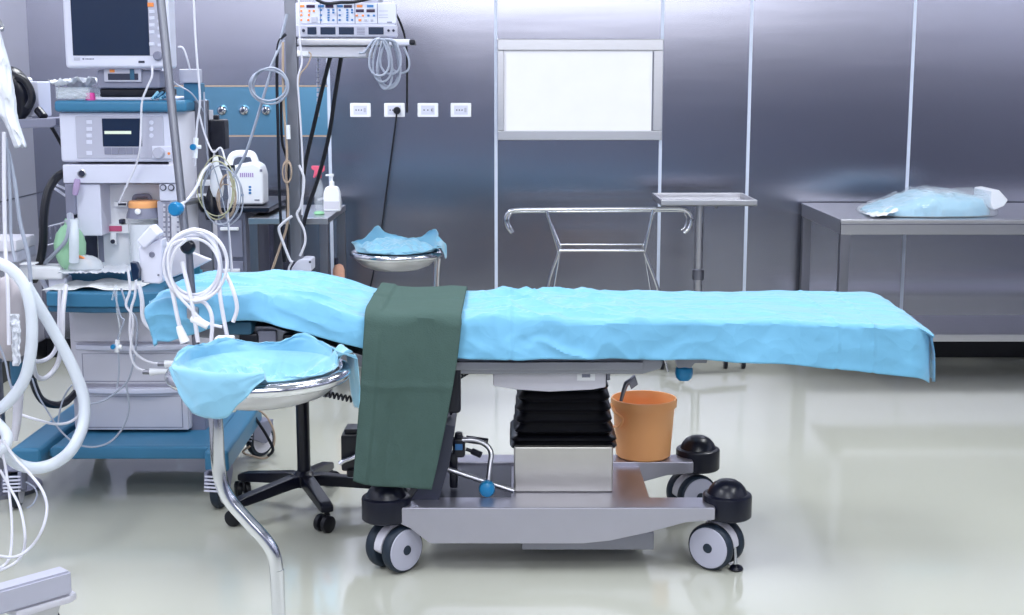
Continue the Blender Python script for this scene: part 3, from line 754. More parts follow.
# near stand
c = at(259, 373, 3.25); NR = .205
bs = basin(c.x, c.y, c.z, NR, 'basin_stand', 'chrome ring stand holding a steel basin in front of the operating table',
    [at(*p) for p in ((206, 392, 3.17), (213, 400, 3.13), (216, 425, 3.12), (219, 470, 3.12), (227, 496, 3.12), (246, 519, 3.12), (266, 541, 3.12), (275, 560, 3.12), (278, 600, 3.12))] + [Vector((at(279, 640, 3.12).x, 3.12, .35)), Vector((at(280, 640, 3.12).x, 3.12, .06))], .074, PI - .25)
def rim1(th):
    # high at the back (theta = 90 deg) and to the left, low in front
    return .004 + .03 * sm(-.1, .8, math.sin(th)) + .02 * math.exp(-((((th - PI * .93) + PI) % (2 * PI) - PI) / .45) ** 2) - .02 * math.exp(-((th - 1.9) / .2) ** 2) + .012 * math.sin(th * 7) * max(0, math.sin(th)) + .028 * math.exp(-((th - .1) / .2) ** 2)
basin_cloth(c.x, c.y, c.z + .014, NR, .074, rim1, [(PI * 1.39, .62, .10), (.34, .24, .15)], 4.2, 'crumpled pale blue cloth lining the nearest steel basin stand', M['blue2'])
# far stand
c = at(396, 254, 6.25); FR = .196
basin(c.x, c.y, c.z, FR, 'basin_stand', 'chrome ring stand holding a steel basin behind the operating table near the wall sockets',
    [at(*p) for p in ((424, 256, 6.28), (434, 251, 6.26), (438, 255, 6.25), (437, 270, 6.25), (436, 300, 6.25), (435, 340, 6.25))] + [Vector((at(435, 340, 6.25).x, 6.25, .06))], .075, PI * .02, .11)
def rim2(th):
    return .02 + .015 * math.sin(th) + .062 * math.exp(-((((th - 2.2) + PI) % (2 * PI) - PI) / .33) ** 2) + .058 * math.exp(-((((th - .45) + PI) % (2 * PI) - PI) / .38) ** 2) + .02 * math.exp(-((((th - 3.4) + PI) % (2 * PI) - PI) / .5) ** 2)
basin_cloth(c.x, c.y, c.z + .016, FR, .075, rim2, [(-.12, .3, .06)], 11.7, 'crumpled blue cloth heaped in the far steel basin behind the operating table', M['blue2'], .085, .1, 1)

# ------------------------------------------------------------------ five-star stool
c = Vector((-.735, 4.72, 0))
t = thing('swivel_stool', 'black five-legged swivel stool base beside the operating table', 'stool', c)
mb = MB(); mb.lathe([(.026, .08), (.04, .085), (.042, .12), (.03, .135), (.0235, .14), (.0235, .50), (.028, .51)], c, n=28); mb.build('column', M['black'], t)
mb = MB(); mb.lathe([(0, .50), (.10, .502), (.128, .51), (.138, .53), (.138, .55), (.128, .565), (.1, .572), (0, .572)], c, n=40); mb.build('seat', M['rubber'], t)
for a in (-136, -66, 6, 80, 152):
    T = Matrix.Translation(c) @ Matrix.Rotation(R(a), 4, 'Z')
    mb = MB(); mb.prism([(.02, .085), (.02, .125), (.06, .128), (.26, .098), (.285, .09), (.285, .066), (.25, .066), (.06, .085)], 'y', -.022, .022, .006, T=T); lg = mb.build('leg', M['black'], t)
    mb = MB(); w = T @ Vector((.275, 0, 0)); ang = R(a + random.uniform(-60, 60) + 90)
    U = Matrix.Translation((w.x, w.y, 0)) @ Matrix.Rotation(R(a) + random.choice((.5, -.6, .9)), 4, 'Z')
    for s in (-1, 1): mb.lathe([(.0, -.012), (.02, -.012), (.029, -.008), (.03, 0), (.029, .008), (.02, .012), (0, .012)], (s * .016, -.012, .03), (1, 0, 0), 22, T=U)
    mb.box(-.006, .006, -.02, .012, .025, .06, .003, T=U); mb.rod((w.x, w.y, .05), (w.x, w.y, .075), .009); mb.build('castor', M['rubber'], lg)

# ------------------------------------------------------------------ carts by the wall
def cart(name, label, x0, x1, y0, y1, z, mtop, extra=None):
    t = thing(name, label, 'cart', ((x0 + x1) / 2, (y0 + y1) / 2, 0))
    mb = MB(); mb.box(x0, x1, y0, y1, z - .03, z, .004); mb.build('top', mtop, t)
    for x in (x0 + .003, x1 - .043):
        for y in (y0 + .003, y1 - .043):
            mb = MB(); mb.box(x, x + .04, y, y + .04, .0, z - .028, .003); mb.build('leg', M['steel_d'], t)
    return t
cz = at(322, 218, 6.45).z
x0, x1 = at(248, 218, 6.45).x, at(328, 218, 6.45).x
t = cart('steel_cart', 'steel side table with bottles on it behind the steel column', x0, x1, 6.45, 7.15, cz, M['steel'])
mb = MB(); mb.box(x0 + .02, x1 - .02, 6.54, 7.1, .28, .295, .003); mb.build('shelf', M['steel_d'], t)
mb = MB(); p = [at(318, 200, 7.1), at(332, 196, 7.1), at(339, 197, 7.1), at(341, 204, 7.1)]; mb.tube(p, .008); mb.build('guard_rail', M['steel'], t)
xl0, xl1 = at(214, 210, 6.6).x, at(247, 210, 6.6).x
t2 = thing('drawer_cart', 'grey drawer cart with a black top under the white suction unit', 'cart', ((xl0 + xl1) / 2, 6.9, 0))
zc = at(250, 208, 6.5).z
mb = MB(); mb.box(xl0 - .02, xl1 + .12, 6.52, 7.2, zc - .025, zc, .006); mb.build('top', M['black'], t2)
mb = MB(); mb.box(xl0, xl1 - .0, 6.56, 7.18, .09, zc - .025, .006); mb.build('body', M['greyd'], t2)
for k in range(3):
    z1 = zc - .06 - k * .2; mb = MB(); mb.box(xl0 + .015, xl1 - .015, 6.545, 6.56, z1 - .18, z1, .004); d = mb.build('drawer', M['greyd'], t2)
    mb = MB(); mb.box(xl0 + .04, xl1 - .03, 6.53, 6.546, z1 - .05, z1 - .035, .003); mb.build('handle', M['whiteb'], d)
for x in (xl0 + .03, xl1 - .03):
    for y in (6.6, 7.14):
        mb = MB(); mb.lathe([(.02, -.012), (.033, -.009), (.033, .009), (.02, .012)], (x, y, .033), (1, 0, 0), 18); mb.box(x - .012, x + .012, y - .015, y + .015, .055, .092, .003); mb.build('castor', M['black'], t2)
# white portable suction unit
sx0, sx1 = at(228, 190, 6.62).x, at(263, 190, 6.62).x; sy = 6.62
zz = lambda py: at(250, py, sy).z
t = thing('suction_unit', 'white portable unit with carry handle standing on the drawer cart', 'medical device', ((sx0 + sx1) / 2, 6.72, zc))
q = lambda px, py: (at(px, py, sy).x, at(px, py, sy).z)
z_b = zc + .004
poly = [(sx0, z_b), (sx1, z_b), q(263, 175), q(260, 166), q(256, 164), q(253, 162), q(236, 165), q(229, 168), q(226, 175)]
mb = MB(); mb.prism(poly, 'y', sy, sy + .15, .012, 3); mb.build('casing', M['whiteb'], t)
mb = MB(); mb.tube([at(229, 168, sy + .1), at(231, 158, sy + .1), at(236, 154, sy + .1), at(245, 153.5, sy + .1), at(252, 154.5, sy + .1), at(255, 160, sy + .1), at(257, 168, sy + .1)], .017, 12); mb.build('carry_handle', M['whiteb'], t)
mb = MB(); a, b = q(227, 173), q(235, 165); mb.box(a[0], b[0], sy - .008, sy + .004, a[1], b[1], .004); mb.build('gauge', M['black'], t)
mb = MB(); a, b = q(240, 177), q(254, 173); 
for k in range(7): mb.box(lerp(a[0], b[0], k / 7), lerp(a[0], b[0], k / 7 + .09), sy - .0015, sy + .002, a[1], b[1])
mb.build('printed_name', mat('violet_print', '#a890c4', .6), t)
for k in range(3):
    a = at(250, 187 + 3 * k, sy); mb = MB(); mb.box(a.x - .006, a.x + .006, sy - .002, sy + .002, a.z - .005, a.z + .005, .001); mb.build('indicator', M['ledblue'], t)
a = at(261, 170.5, sy); mb = MB(); mb.box(a.x - .006, a.x + .006, sy - .002, sy + .002, a.z - .006, a.z + .006, .001); mb.build('button', M['greyd'], t)
a = at(242, 195, sy); mb = MB(); mb.box(a.x - .008, a.x + .008, sy - .002, sy + .002, a.z - .006, a.z + .006, .001); mb.build('button', M['ledblue'], t)
a = at(257, 200, sy); mb = MB(); mb.box(a.x - .012, a.x + .012, sy - .002, sy + .002, a.z - .003, a.z + .003, .001); mb.build('name_strip', M['greyd'], t)

# bottles on the cart
b = at(319.5, 208, 6.85); b.z = cz
t = thing('spray_bottle', 'clear spray bottle with a pink trigger head on the steel side table', 'spray bottle', b)
mb = MB(); mb.lathe([(0, 0), (.022, 0), (.024, .005), (.024, .10), (.02, .125), (.013, .145), (.012, .16)], b, n=24); mb.build('bottle', M['clear'], t)
mb = MB(); h = b.z + .16; mb.lathe([(.014, 0), (.014, .02), (.008, .025)], (b.x, b.y, h)); mb.mi = 0; mb.prism([(b.x - .035, h + .045), (b.x - .035, h + .06), (b.x + .03, h + .06), (b.x + .03, h + .035), (b.x + .006, h + .02), (b.x - .01, h + .02), (b.x - .02, h + .0), (b.x - .028, h + .002), (b.x - .02, h + .035)], 'y', b.y - .01, b.y + .01, .003); mb.build('trigger_head', mat('coral_pink', '#e2627f', .5), t)
b = at(332.5, 209, 6.8); b.z = cz
t = thing('pump_bottle', 'white pump dispenser bottle on the steel side table', 'bottle', b)
mb = MB(); mb.prism([(b.x - .042, cz), (b.x + .042, cz), (b.x + .041, cz + .09), (b.x + .03, cz + .118), (b.x + .012, cz + .125), (b.x - .012, cz + .125), (b.x - .03, cz + .118), (b.x - .041, cz + .09)], 'y', b.y - .025, b.y + .025, .008, 3); mb.build('bottle', M['whiteb'], t)
mb = MB(); mb.lathe([(.012, .12), (.012, .145), (.006, .147), (.006, .17), (.011, .171), (.011, .183), (0, .184)], (b.x, b.y, cz), n=18); mb.box(b.x - .03, b.x, b.y - .006, b.y + .006, cz + .172, cz + .181, .002); mb.build('pump', M['whiteb'], t)
mb = MB(); mb.box(b.x - .037, b.x + .037, b.y - .0262, b.y - .024, cz + .012, cz + .05, .001); mb.build('bottle_label', M['lilac'], t)
b = at(319, 209, 6.62); b.z = cz
mb = MB(); mb.lathe([(0, 0), (.02, 0), (.026, .006), (.022, .014), (0, .018)], b, n=20); tag(mb.build('green_swab_pack', mat('pale_green', '#8fc9a0', .5)), 'small pale green round pack lying before the spray bottle', 'swab pack')
b = at(335.5, 277, 6.75)
mb = MB(); z0 = .295; mb.lathe([(0, 0), (.03, 0), (.033, .01), (.033, .17), (.025, .2), (.014, .21), (.014, .235), (0, .236)], (b.x - .03, 6.9, z0), n=24)
# ------------------------------------------------------------------ anaesthesia machine
def bxp(mb, pa, pb, Y, depth, bev=.003, seg=2, front=0):
    """box whose front face covers photograph corners pa..pb at depth Y, running back by depth"""
    a, b = at(*pa, Y), at(*pb, Y)
    return mb.box(min(a.x, b.x), max(a.x, b.x), Y - front, Y + depth, min(a.z, b.z), max(a.z, b.z), bev, seg)
MY = 5.06
def mx(px, Y=MY, py=200): return at(px, py, Y).x
def mz(py, Y=MY): return at(130, py, Y).z
am = thing('anaesthesia_machine', 'white and teal anaesthesia machine with drawers on a teal wheeled base', 'medical machine', (mx(130), 5.2, 0))
# base
bzt = .205
mb = MB()
L0, L1 = at(12, 449, 4.78), at(208, 449, 4.78)
mb.box(mx(35, 4.8), mx(206, 4.8), 4.80, 5.36, .165, .195, .006); mb.build('base_tray', M['teal'], am)
for s, (xa, xb, ya, yb) in enumerate(((-1.722, -1.722, 4.73, 5.44), (mx(214, 4.72), mx(248, 5.4), 4.70, 5.44))):
    w = .105 if s == 0 else .085
    d = Vector((xb - xa, yb - ya, 0)).normalized(); n = Vector((-d.y, d.x, 0)) * w / 2
    A, B = Vector((xa, ya, 0)), Vector((xb, yb, 0))
    if s == 0: off = Vector((.0, 0, 0))
    else: off = Vector((-.02, 0, 0))
    A += off; B += off
    mb = MB(); mb.prism([(p.x, p.y) for p in (A + n, A - n, B - n, B + n)], 'z', .135, .215, .014, 3); mb.build('base_arm', M['teal'], am)
mb = MB(); mb.box(mx(36, 4.76), mx(212, 4.76), 4.765, 4.81, .165, .212, .01); mb.build('base_rail', M['teal'], am)
mb = MB(); mb.box(mx(90, 5), mx(215, 5), 5.28, 5.4, .06, .14, .01); mb.build('base_axle_cover', M['greyd'], am)
def mcastor(x, y, ang):
    T = Matrix.Translation((x, y, 0)) @ Matrix.Rotation(ang, 4, 'Z')
    w = MB(); w.lathe([(.05, -.017), (.062, -.014), (.066, -.007), (.066, .007), (.062, .014), (.05, .017)], (0, 0, .0662), (1, 0, 0), 32, T=T)
    w.mi = 1; w.lathe([(0, -.0185), (.05, -.0185), (.05, .0185), (0, .0185)], (0, 0, .0662), (1, 0, 0), 28, T=T)
    cs = w.build('castor', [M['tread'], M['lilac']], am)
    k = MB(); k.prism([(-.06, .145), (.04, .145), (.045, .125), (.012, .06), (-.012, .06), (-.062, .085)], 'x', -.034, -.02, .003, T=T); k.prism([(-.06, .145), (.04, .145), (.045, .125), (.012, .06), (-.012, .06), (-.062, .085)], 'x', .02, .034, .003, T=T)
    k.rod(T @ Vector((-.034, 0, .0662)), T @ Vector((.034, 0, .0662)), .008)
    k.box(-.034, .034, -.035, .045, .138, .15, .004, T=T)
    k.build('fork', M['greyd'], cs)
    k = MB()
    for i in range(5): k.box(-.03, .03, -.076 + .003 * i, -.068 + .003 * i, .078 + .012 * i, .084 + .012 * i, .002, T=T)
    k.build('striped_guard', M['white'], cs)
mcastor(at(18, 500, 4.74).x, 4.73, R(8)); mcastor(at(221, 500, 4.74).x, 4.73, R(-10)); mcastor(at(261, 455, 5.42).x, 5.41, R(-38)); mcastor(at(100, 460, 5.4).x, 5.40, R(5))
# drawer cabinet
CY = 5.03
c0, c1 = at(72, 400, CY).x, at(189, 400, CY).x
zt_ = at(130, 305, CY).z
mb = MB(); mb.box(c0, c1, CY + .012, CY + .4, .205, zt_, .008); mb.build('cabinet', M['lilac'], am)
mb = MB(); bxp(mb, (190, 431), (204, 380), CY + .04, .32, .006); mb.build('side_post', M['greyd'], am)
mb = MB(); bxp(mb, (74, 342), (189, 309), CY, .02, .004); mb.build('front_panel', M['lilac'], am)
for (y0, y1) in ((347, 384), (390, 430)):
    mb = MB(); bxp(mb, (78, y1), (187, y0), CY - .004, .02, .004)
    d = mb.build('drawer', M['lilac'], am)
    mb = MB(); a, b = at(76, y0 - 1, CY), at(188, y0 - 1, CY); n = 14
    poly = [(lerp(a.x, b.x, k / n), CY - .006 - .028 * math.sin(PI * k / n)) for k in range(n + 1)] + [(b.x, CY + .01), (a.x, CY + .01)]
    mb.prism(poly, 'z', a.z - .012, a.z + .006, .003); mb.build('drawer_handle', M['white'], d)
    mb = MB(); bxp(mb, (83, y1 - 2.2), (182, y0 + 6.5), CY - .005, .004, .001); mb.build('drawer_seam', M['greyd'], d)
    mb = MB(); bxp(mb, (83.8, y1 - 3), (181.2, y0 + 7), CY - .0062, .004, .001); mb.build('drawer_inset', M['lilac'], d)
# work surface
WYF = 4.82
a, b = at(43, 300, WYF), at(161, 300, WYF); zt1, zb1 = at(100, 293, WYF).z, at(100, 308, WYF).z
n = 10
poly = [(lerp(a.x, b.x, k / n), WYF + .03 - .03 * math.sin(PI * k / n)) for k in range(n + 1)] + [(at(178, 290, 5.2).x, 5.0), (at(178, 290, 5.2).x, 5.36), (a.x + .03, 5.36), (a.x, 5.1)]
mb = MB(); mb.prism(poly, 'z', zb1, zt1, .008, 3); mb.build('work_surface', M['teal'], am)
mb = MB(); mb.prism([(x_ * .985 + (a.x + b.x) / 2 * .015, y_ + .008) for x_, y_ in poly], 'z', zb1 - .02, zb1, .004); mb.build('work_surface_trim', M['teal_d'], am)
# box behind the work surface
mb = MB(); bxp(mb, (66, 286), (137, 272), 5.1, .26, .006); mb.build('back_shelf', M['teal'], am)
# tower
T0, T1 = mx(61), mx(178)
TB = MY + .36
mb = MB(); bxp(mb, (61, 162), (172, 112), MY, .3, .01, 3); mb.build('ventilator_body', M['white'], am)
e0, e1 = mx(170), mx(205, MY + .16)
zA, zB = mz(262), mz(112)
n = 8; poly = [(e0, MY + .004)] + [(e0 + (e1 - e0) * math.sin(PI / 2 * k / n), MY + .004 + .2 * (1 - math.cos(PI / 2 * k / n))) for k in range(n + 1)] + [(e1, TB), (e0, TB)]
mb = MB(); mb.prism(poly, 'z', zA, zB, .0, 1); mb.build('side_body', M['lilac'], am)
mb = MB(); bxp(mb, (77, 158.5), (163, 116.5), MY - .004, .01, .003); cp = mb.build('control_panel', M['grey'], am)
mb = MB(); bxp(mb, (103, 146.5), (141, 118.5), MY - .006, .01, .001); mb.build('display', M['screen'], cp)
mb = MB(); bxp(mb, (104.5, 134), (131, 131), MY - .007, .006, 0); mb.build('display_line', M['line'], cp)
for k in range(5):
    mb = MB(); bxp(mb, (104.5 + 7.2 * k, 154.5), (111 + 7.2 * k, 147.5), MY - .006, .008, .001); mb.build('soft_key', M['greyd'], cp)
for k, y in enumerate((122, 129, 135.5, 142, 153)):
    mb = MB(); bxp(mb, (86.3, y + 2), (91.7, y - 1.8), MY - .0065, .008, .001); mb.build('key', M['white'], cp)
for y in (122.5, 129, 135.5):
    mb = MB(); a = at(151.5, y, MY - .004); mb.lathe([(.008, 0), (.008, .003), (0, .003)], a, (0, -1, 0), 14); mb.build('key', M['white'], cp)
mb = MB(); bxp(mb, (152, 159), (171, 146), MY - .01, .01, .004, 3); mb.build('knob_plate', M['white'], cp)
mb = MB(); mb.lathe([(.022, 0), (.021, .012), (.018, .02), (0, .021)], at(159, 153, MY - .01), (0, -1, 0), 26); mb.build('rotary_knob', M['grey'], cp)
mb = MB(); mb.lathe([(.005, 0), (.005, .004), (0, .004)], at(169, 153.5, MY - .01), (0, -1, 0), 10); mb.build('indicator', M['orange_b'], cp)
mb = MB(); bxp(mb, (63, 183.5), (177, 164.5), MY - .004, .3, .006); mb.build('lower_fascia', M['white'], am)
mb = MB(); a = at(82, 173.5, MY - .004); mb.lathe([(.016, 0), (.016, .003), (.012, .005), (.012, .002), (0, .002)], a, (0, -1, 0), 20); mb.mi = 1; mb.lathe([(.0115, .003), (.009, .006), (0, .006)], a, (0, -1, 0), 18); mb.build('lock', [M['steel'], M['ink']], am)
# recess behind the canister
mb = MB(); bxp(mb, (78, 272), (178, 184), MY + .13, .2, .004); mb.build('recess_panel', M['whiteb'], am)
mb = MB(); bxp(mb, (78, 236), (100, 184), MY + .01, .2, .006); mb.build('left_pillar', M['white'], am)
mb = MB(); bxp(mb, (86, 266), (96.5, 236), MY + .122, .02, .002); mb.build('dark_opening', M['ink'], am)
mb = MB(); bxp(mb, (99.2, 262), (100.4, 184), MY + .126, .02, .001); mb.build('panel_seam', M['greyd'], am)
mb = MB(); bxp(mb, (104, 231.5), (121.5, 226), MY + .1, .03, .002); mb.build('red_strip', M['red'], am)
mb = MB(); bxp(mb, (103, 233.5), (130, 224.5), MY + .105, .03, .003); mb.build('strip_holder', M['whiteb'], am)
mb = MB(); bxp(mb, (110.5, 245), (116, 233), MY + .1, .03, .003); mb.build('port_block', M['whiteb'], am)
mb = MB(); mb.lathe([(.008, 0), (.008, .006), (0, .006)], at(113, 241.5, MY + .1), (0, -1, 0), 14); mb.build('port', M['ink'], am)
for px in (106.5, 121):
    mb = MB(); bxp(mb, (px - 2.3, 224), (px + 2.3, 219.5), MY + .1, .03, .003); mb.build('hinge', M['ink'], am)
mb = MB(); bxp(mb, (114, 206.5), (127, 202), MY + .09, .04, .002); mb.build('name_tag', M['whiteb'], am)
mb = MB(); bxp(mb, (118, 205.5), (126, 203.2), MY + .089, .002, 0); mb.build('tag_print', M['ink'], am)
# flow meter block
mb = MB(); bxp(mb, (159.5, 201), (178, 184), MY, .2, .005); fm = mb.build('flowmeter_block', M['white'], am)
mb = MB(); bxp(mb, (159.5, 262), (181, 201), MY + .02, .16, .004); fp = mb.build('flowmeter_panel', M['grey'], am)
for px in (163.3, 171.4):
    mb = MB(); a = at(px, 187.5, MY); mb.lathe([(.012, 0), (.012, .004), (.0, .004)], a, (0, -1, 0), 18); mb.mi = 1; mb.lathe([(.0085, .004), (.0085, .007), (0, .007)], a, (0, -1, 0), 16); mb.build('gauge', [M['ink'], M['grey']], fm)
for px in (164.5, 169, 173.5, 178):
    mb = MB(); mb.rod(at(px, 252, MY + .015), at(px, 204, MY + .015), .005, 8); mb.build('flow_tube', M['lilac'], fp)
    mb = MB()
    for k in range(9):
        z = at(px, 207 + 5 * k, MY + .01); mb.box(z.x - .004, z.x + .004, MY + .008, MY + .011, z.z - .0025, z.z + .0025)
    mb.build('scale_marks', M['greyd'], fp)
# absorber canister
cc = at(144, 240, MY + .04); z0, z1 = mz(268, MY + .04), mz(201, MY + .04)
ab = am
mb = MB(); h = z1 - z0
mb.lathe([(0, 0), (.056, 0), (.06, .01), (.061, h * .72), (.066, h * .73), (.066, h * .75)], (cc.x, MY + .06, z0), n=36); mb.build('canister', M['clear'], am)
mb = MB(); mb.lathe([(0, .004), (.052, .004), (.054, h * .66), (.0, h * .66)], (cc.x, MY + .06, z0), n=32); mb.build('canister_fill', M['whiteb'], am)
mb = MB(); mb.lathe([(.066, h * .75), (.064, h * .8), (.058, h * .86), (.056, h * .9), (0, h * .9)], (cc.x, MY + .06, z0), n=36); mb.build('canister_collar', M['greyd'], am)
mb = MB(); mb.lathe([(.055, h * .895), (.057, h * .91), (.055, h * .985), (.05, h), (0, h)], (cc.x, MY + .06, z0), n=36); mb.build('canister_lid', M['orange'], am)
mb = MB(); mb.lathe([(.011, 0), (.011, .006), (.005, .008), (0, .008)], at(138, 211.5, MY - .005), (0, -1, 0), 16); mb.build('collar_knob', M['whiteb'], am)
mb = MB(); mb.tube([at(px, py, MY + .11) for px, py in ((134, 203), (135, 197), (141, 196), (148, 196), (150, 199), (151, 204))], .009); mb.build('canister_handle', M['greyd'], am)
# left accessories on the machine: grey upright with hose guard, wire basket, arm
mb = MB(); bxp(mb, (66, 215), (74, 184), MY - .01, .04, .004); mb.build('left_upright', M['greyd'], am)
mb = MB(); bxp(mb, (73, 218), (78, 196), MY + .02, .03, .003); mb.build('upright_back', M['ink'], am)
mb = MB(); a, b = at(24, 122, 5.2), at(63, 122, 5.2); mb.prism([(a.x, a.z + .012), (b.x, a.z + .016), (b.x, a.z - .01), (b.x - .02, a.z - .018), (a.x, a.z - .022)], 'y', 5.12, 5.42, .004); mb.build('side_shelf', M['greyd'], am)
mb = MB(); g = [at(px, py, 5.3) for px, py in ((39, 229), (66, 222))]
for dy in (0, .07):
    mb.tube([g[0] + Vector((0, 0, -dy)), g[1] + Vector((0, 0, -dy))], .0035, 6, smooth=False)
for t_ in (0, .2, .4, .6, .8): mb.rod(g[0].lerp(g[1], t_), g[0].lerp(g[1], t_) - Vector((0, 0, .05)), .003, 6)
mb.build('wire_basket', M['chrome'], am)
mb = MB(); bxp(mb, (18, 280), (62, 266), 5.0, .08, .012, 3); mb.build('support_arm', M['whiteb'], am)
mb = MB(); bxp(mb, (48, 290), (66, 277), 5.02, .08, .012, 3); mb.build('arm_joint', M['white'], am)
mb = MB(); mb.rod(at(36, 268, 5.2), at(52, 300, 5.2), .009); mb.build('stay_rod', M['white'], am)
# top tray
mb = MB(); bxp(mb, (54, 112), (186, 100.5), MY - .03, .4, .012, 3); mb.build('top_tray', M['teal'], am)
mb = MB(); bxp(mb, (90, 100.5), (175, 97), MY + .02, .3, .006); mb.build('tray_insert', M['white'], am)
# right rail with blue bracket and grey box
mb = MB(); bxp(mb, (200, 270), (207, 100), MY + .1, .03, .004); mb.build('side_rail', M['steel_d'], am)
mb = MB(); bxp(mb, (179, 83), (200, 69), MY + .08, .04, .006); mb.build('junction_box', M['grey'], am)
mb = MB(); bxp(mb, (184, 101), (200, 83), MY + .1, .08, .004); mb.build('blue_bracket', M['teal'], am)
for y in (183, 197):
    mb = MB(); bxp(mb, (196, y + 3), (210, y - 3), MY + .08, .05, .004); mb.build('rail_clip', M['whiteb'], am)
a = at(191, 184, MY + .12); mb = MB(); mb.lathe([(.012, 0), (.012, .008), (0, .009)], a, (0, -1, 0), 14); mb.build('side_screw', M['greyd'], am)

mb = MB(); mb.box(mx(52, 5.1), mx(178, 5.1), TB + .012, TB + .05, .26, mz(101), .012); mb.build('teal_reflector', M['teal_reflect'], am)  # unseen bright teal panel added so the steel wall reflects teal

# ------------------------------------------------------------------ patient monitor on the tray
PY = 5.02
mo = thing('patient_monitor', 'large white patient monitor with a dark screen on top of the anaesthesia machine', 'monitor', (mx(118), 5.15, mz(100)))
z0, z1 = at(118, 68, PY).z, at(118, -22, PY).z
mb = MB(); xa, xb = at(65.3, 66, PY).x, at(171, 66, PY).x
mb.box(xa, xb, PY, PY + .1, z0, z1, .012, 3); ca = mb.build('casing', M['white'], mo)
mb = MB(); bxp(mb, (73, 55.5), (147, -14), PY - .003, .01, .001); mb.build('screen', M['screen'], mo)
mb = MB(); bxp(mb, (148, 55.5), (163.5, -16), PY - .002, .01, .002); ks = mb.build('key_strip', M['grey'], mo)
mb = MB(); bxp(mb, (147.5, 6.7), (153.5, 2.6), PY - .005, .008, .001); mb.build('alarm_key', M['orange_b'], ks)
for y in (11.5, 18, 25, 32, 44):
    mb = MB(); bxp(mb, (149.2, y + 1.7), (154.2, y - 1.7), PY - .005, .008, .001); mb.build('key', M['white'], ks)
for y in (3, 9, 15, 21, 28, 36, 45):
    mb = MB(); bxp(mb, (157.5, y + 1.5), (161.5, y - 1.5), PY - .005, .008, .001); mb.build('key', M['white'], ks)
mb = MB(); mb.lathe([(.017, 0), (.016, .01), (.012, .014), (0, .014)], at(158, 56, PY - .001), (0, -1, 0), 24); mb.build('rotary_knob', M['greyd'], ks)
mb = MB(); bxp(mb, (74, 60.5), (80, 57.5), PY - .0015, .004, 0); mb.build('maker_mark', M['grey'], ca)
mb = MB(); bxp(mb, (82.5, 59.8), (84.2, 58), PY - .0015, .004, 0)
for k in range(6): bxp(mb, (85.5 + 1.5 * k, 59.6), (86.4 + 1.5 * k, 58.3), PY - .0015, .004, 0)
mb.build('maker_name', M['greyd'], ca)
mb = MB(); bxp(mb, (138.5, 63), (144.5, 60.8), PY - .0015, .004, 0); mb.build('model_mark', M['ink'], ca)
mb = MB(); bxp(mb, (97, 88.5), (160, 70), PY + .04, .22, .01); st = mb.build('monitor_base', M['greyd'], mo)
mb = MB(); bxp(mb, (104, 82), (141, 69), PY + .03, .05, .004); mb.build('module_face', M['grey'], st)
mb = MB(); bxp(mb, (108, 80), (138, 73.5), PY + .0285, .03, .001); mb.build('module_slot', M['ink'], st)
mb = MB(); bxp(mb, (130, 80), (134, 69), PY + .0275, .03, .001); mb.build('blue_latch', M['teal_d'], st)
mb = MB(); bxp(mb, (109.5, 72.5), (114.5, 69.5), PY + .0285, .03, .001); mb.build('orange_mark', M['orange_b'], st)
mb = MB(); bxp(mb, (100, 97), (165, 88.5), PY + .06, .18, .006); mb.build('monitor_foot', M['black'], mo)
# things on the tray
t = thing('clear_bin', 'clear plastic bin full of crumpled white film on the teal tray', 'bin', (mx(72), 5.12, mz(100)))
a, b = at(56, 99, MY - .01), at(89, 84, MY - .01)
mb = MB(); y0, y1 = MY - .01, MY + .16
for q in ((a.x, b.x, y0, y0 + .003), (a.x, b.x, y1 - .003, y1), (a.x, a.x + .003, y0, y1), (b.x - .003, b.x, y0, y1)): mb.box(q[0], q[1], q[2], q[3], a.z, b.z - .012)
mb.box(a.x, b.x, y0, y1, a.z, a.z + .003); mb.build('bin_walls', M['clear'], t)
mb = MB(); mb.grid(lambda u, v: Vector((lerp(a.x - .02, b.x + .005, u), lerp(y0 - .012, y1, v), b.z - .03 + .03 * ridge((u * 3, v * 3, 1), 3) + .012 * u)), 40, 30); mb.build('crumpled_film', M['film'], t, solid=.001)
mb = MB(); mb.grid(lambda u, v: Vector((lerp(a.x + .006, b.x - .006, u), y0 + .012 + .012 * fbm((u * 6, v * 5, 2)), lerp(a.z + .004, b.z - .02, v))), 24, 20); mb.build('film_inside', M['film'], t, solid=.001)
mb = MB(); a = at(88, 100, MY - .02); mb.lathe([(0, 0), (.018, 0), (.0175, .004), (.016, .024), (.014, .027), (0, .027)], (a.x, MY + .01, mz(100.3)), n=20); tag(mb.build('pink_cap', M['pink']), 'small bright pink plastic cap on the teal tray', 'cap')
t = thing('connector_bundle', 'little bundle of pale blue connectors at the end of the teal tray', 'connectors', at(160, 99, MY - .02))
for k in range(6):
    mb = MB(); p = at(152 + 2.6 * k, 99 - (k % 3), MY - .02); q = at(158 + 2.4 * k, 92 + (k % 2) * 3, MY); mb.rod(p, q, .0055, 8); mb.build('connector', M['teal'] if k % 3 else M['blue2'], t)

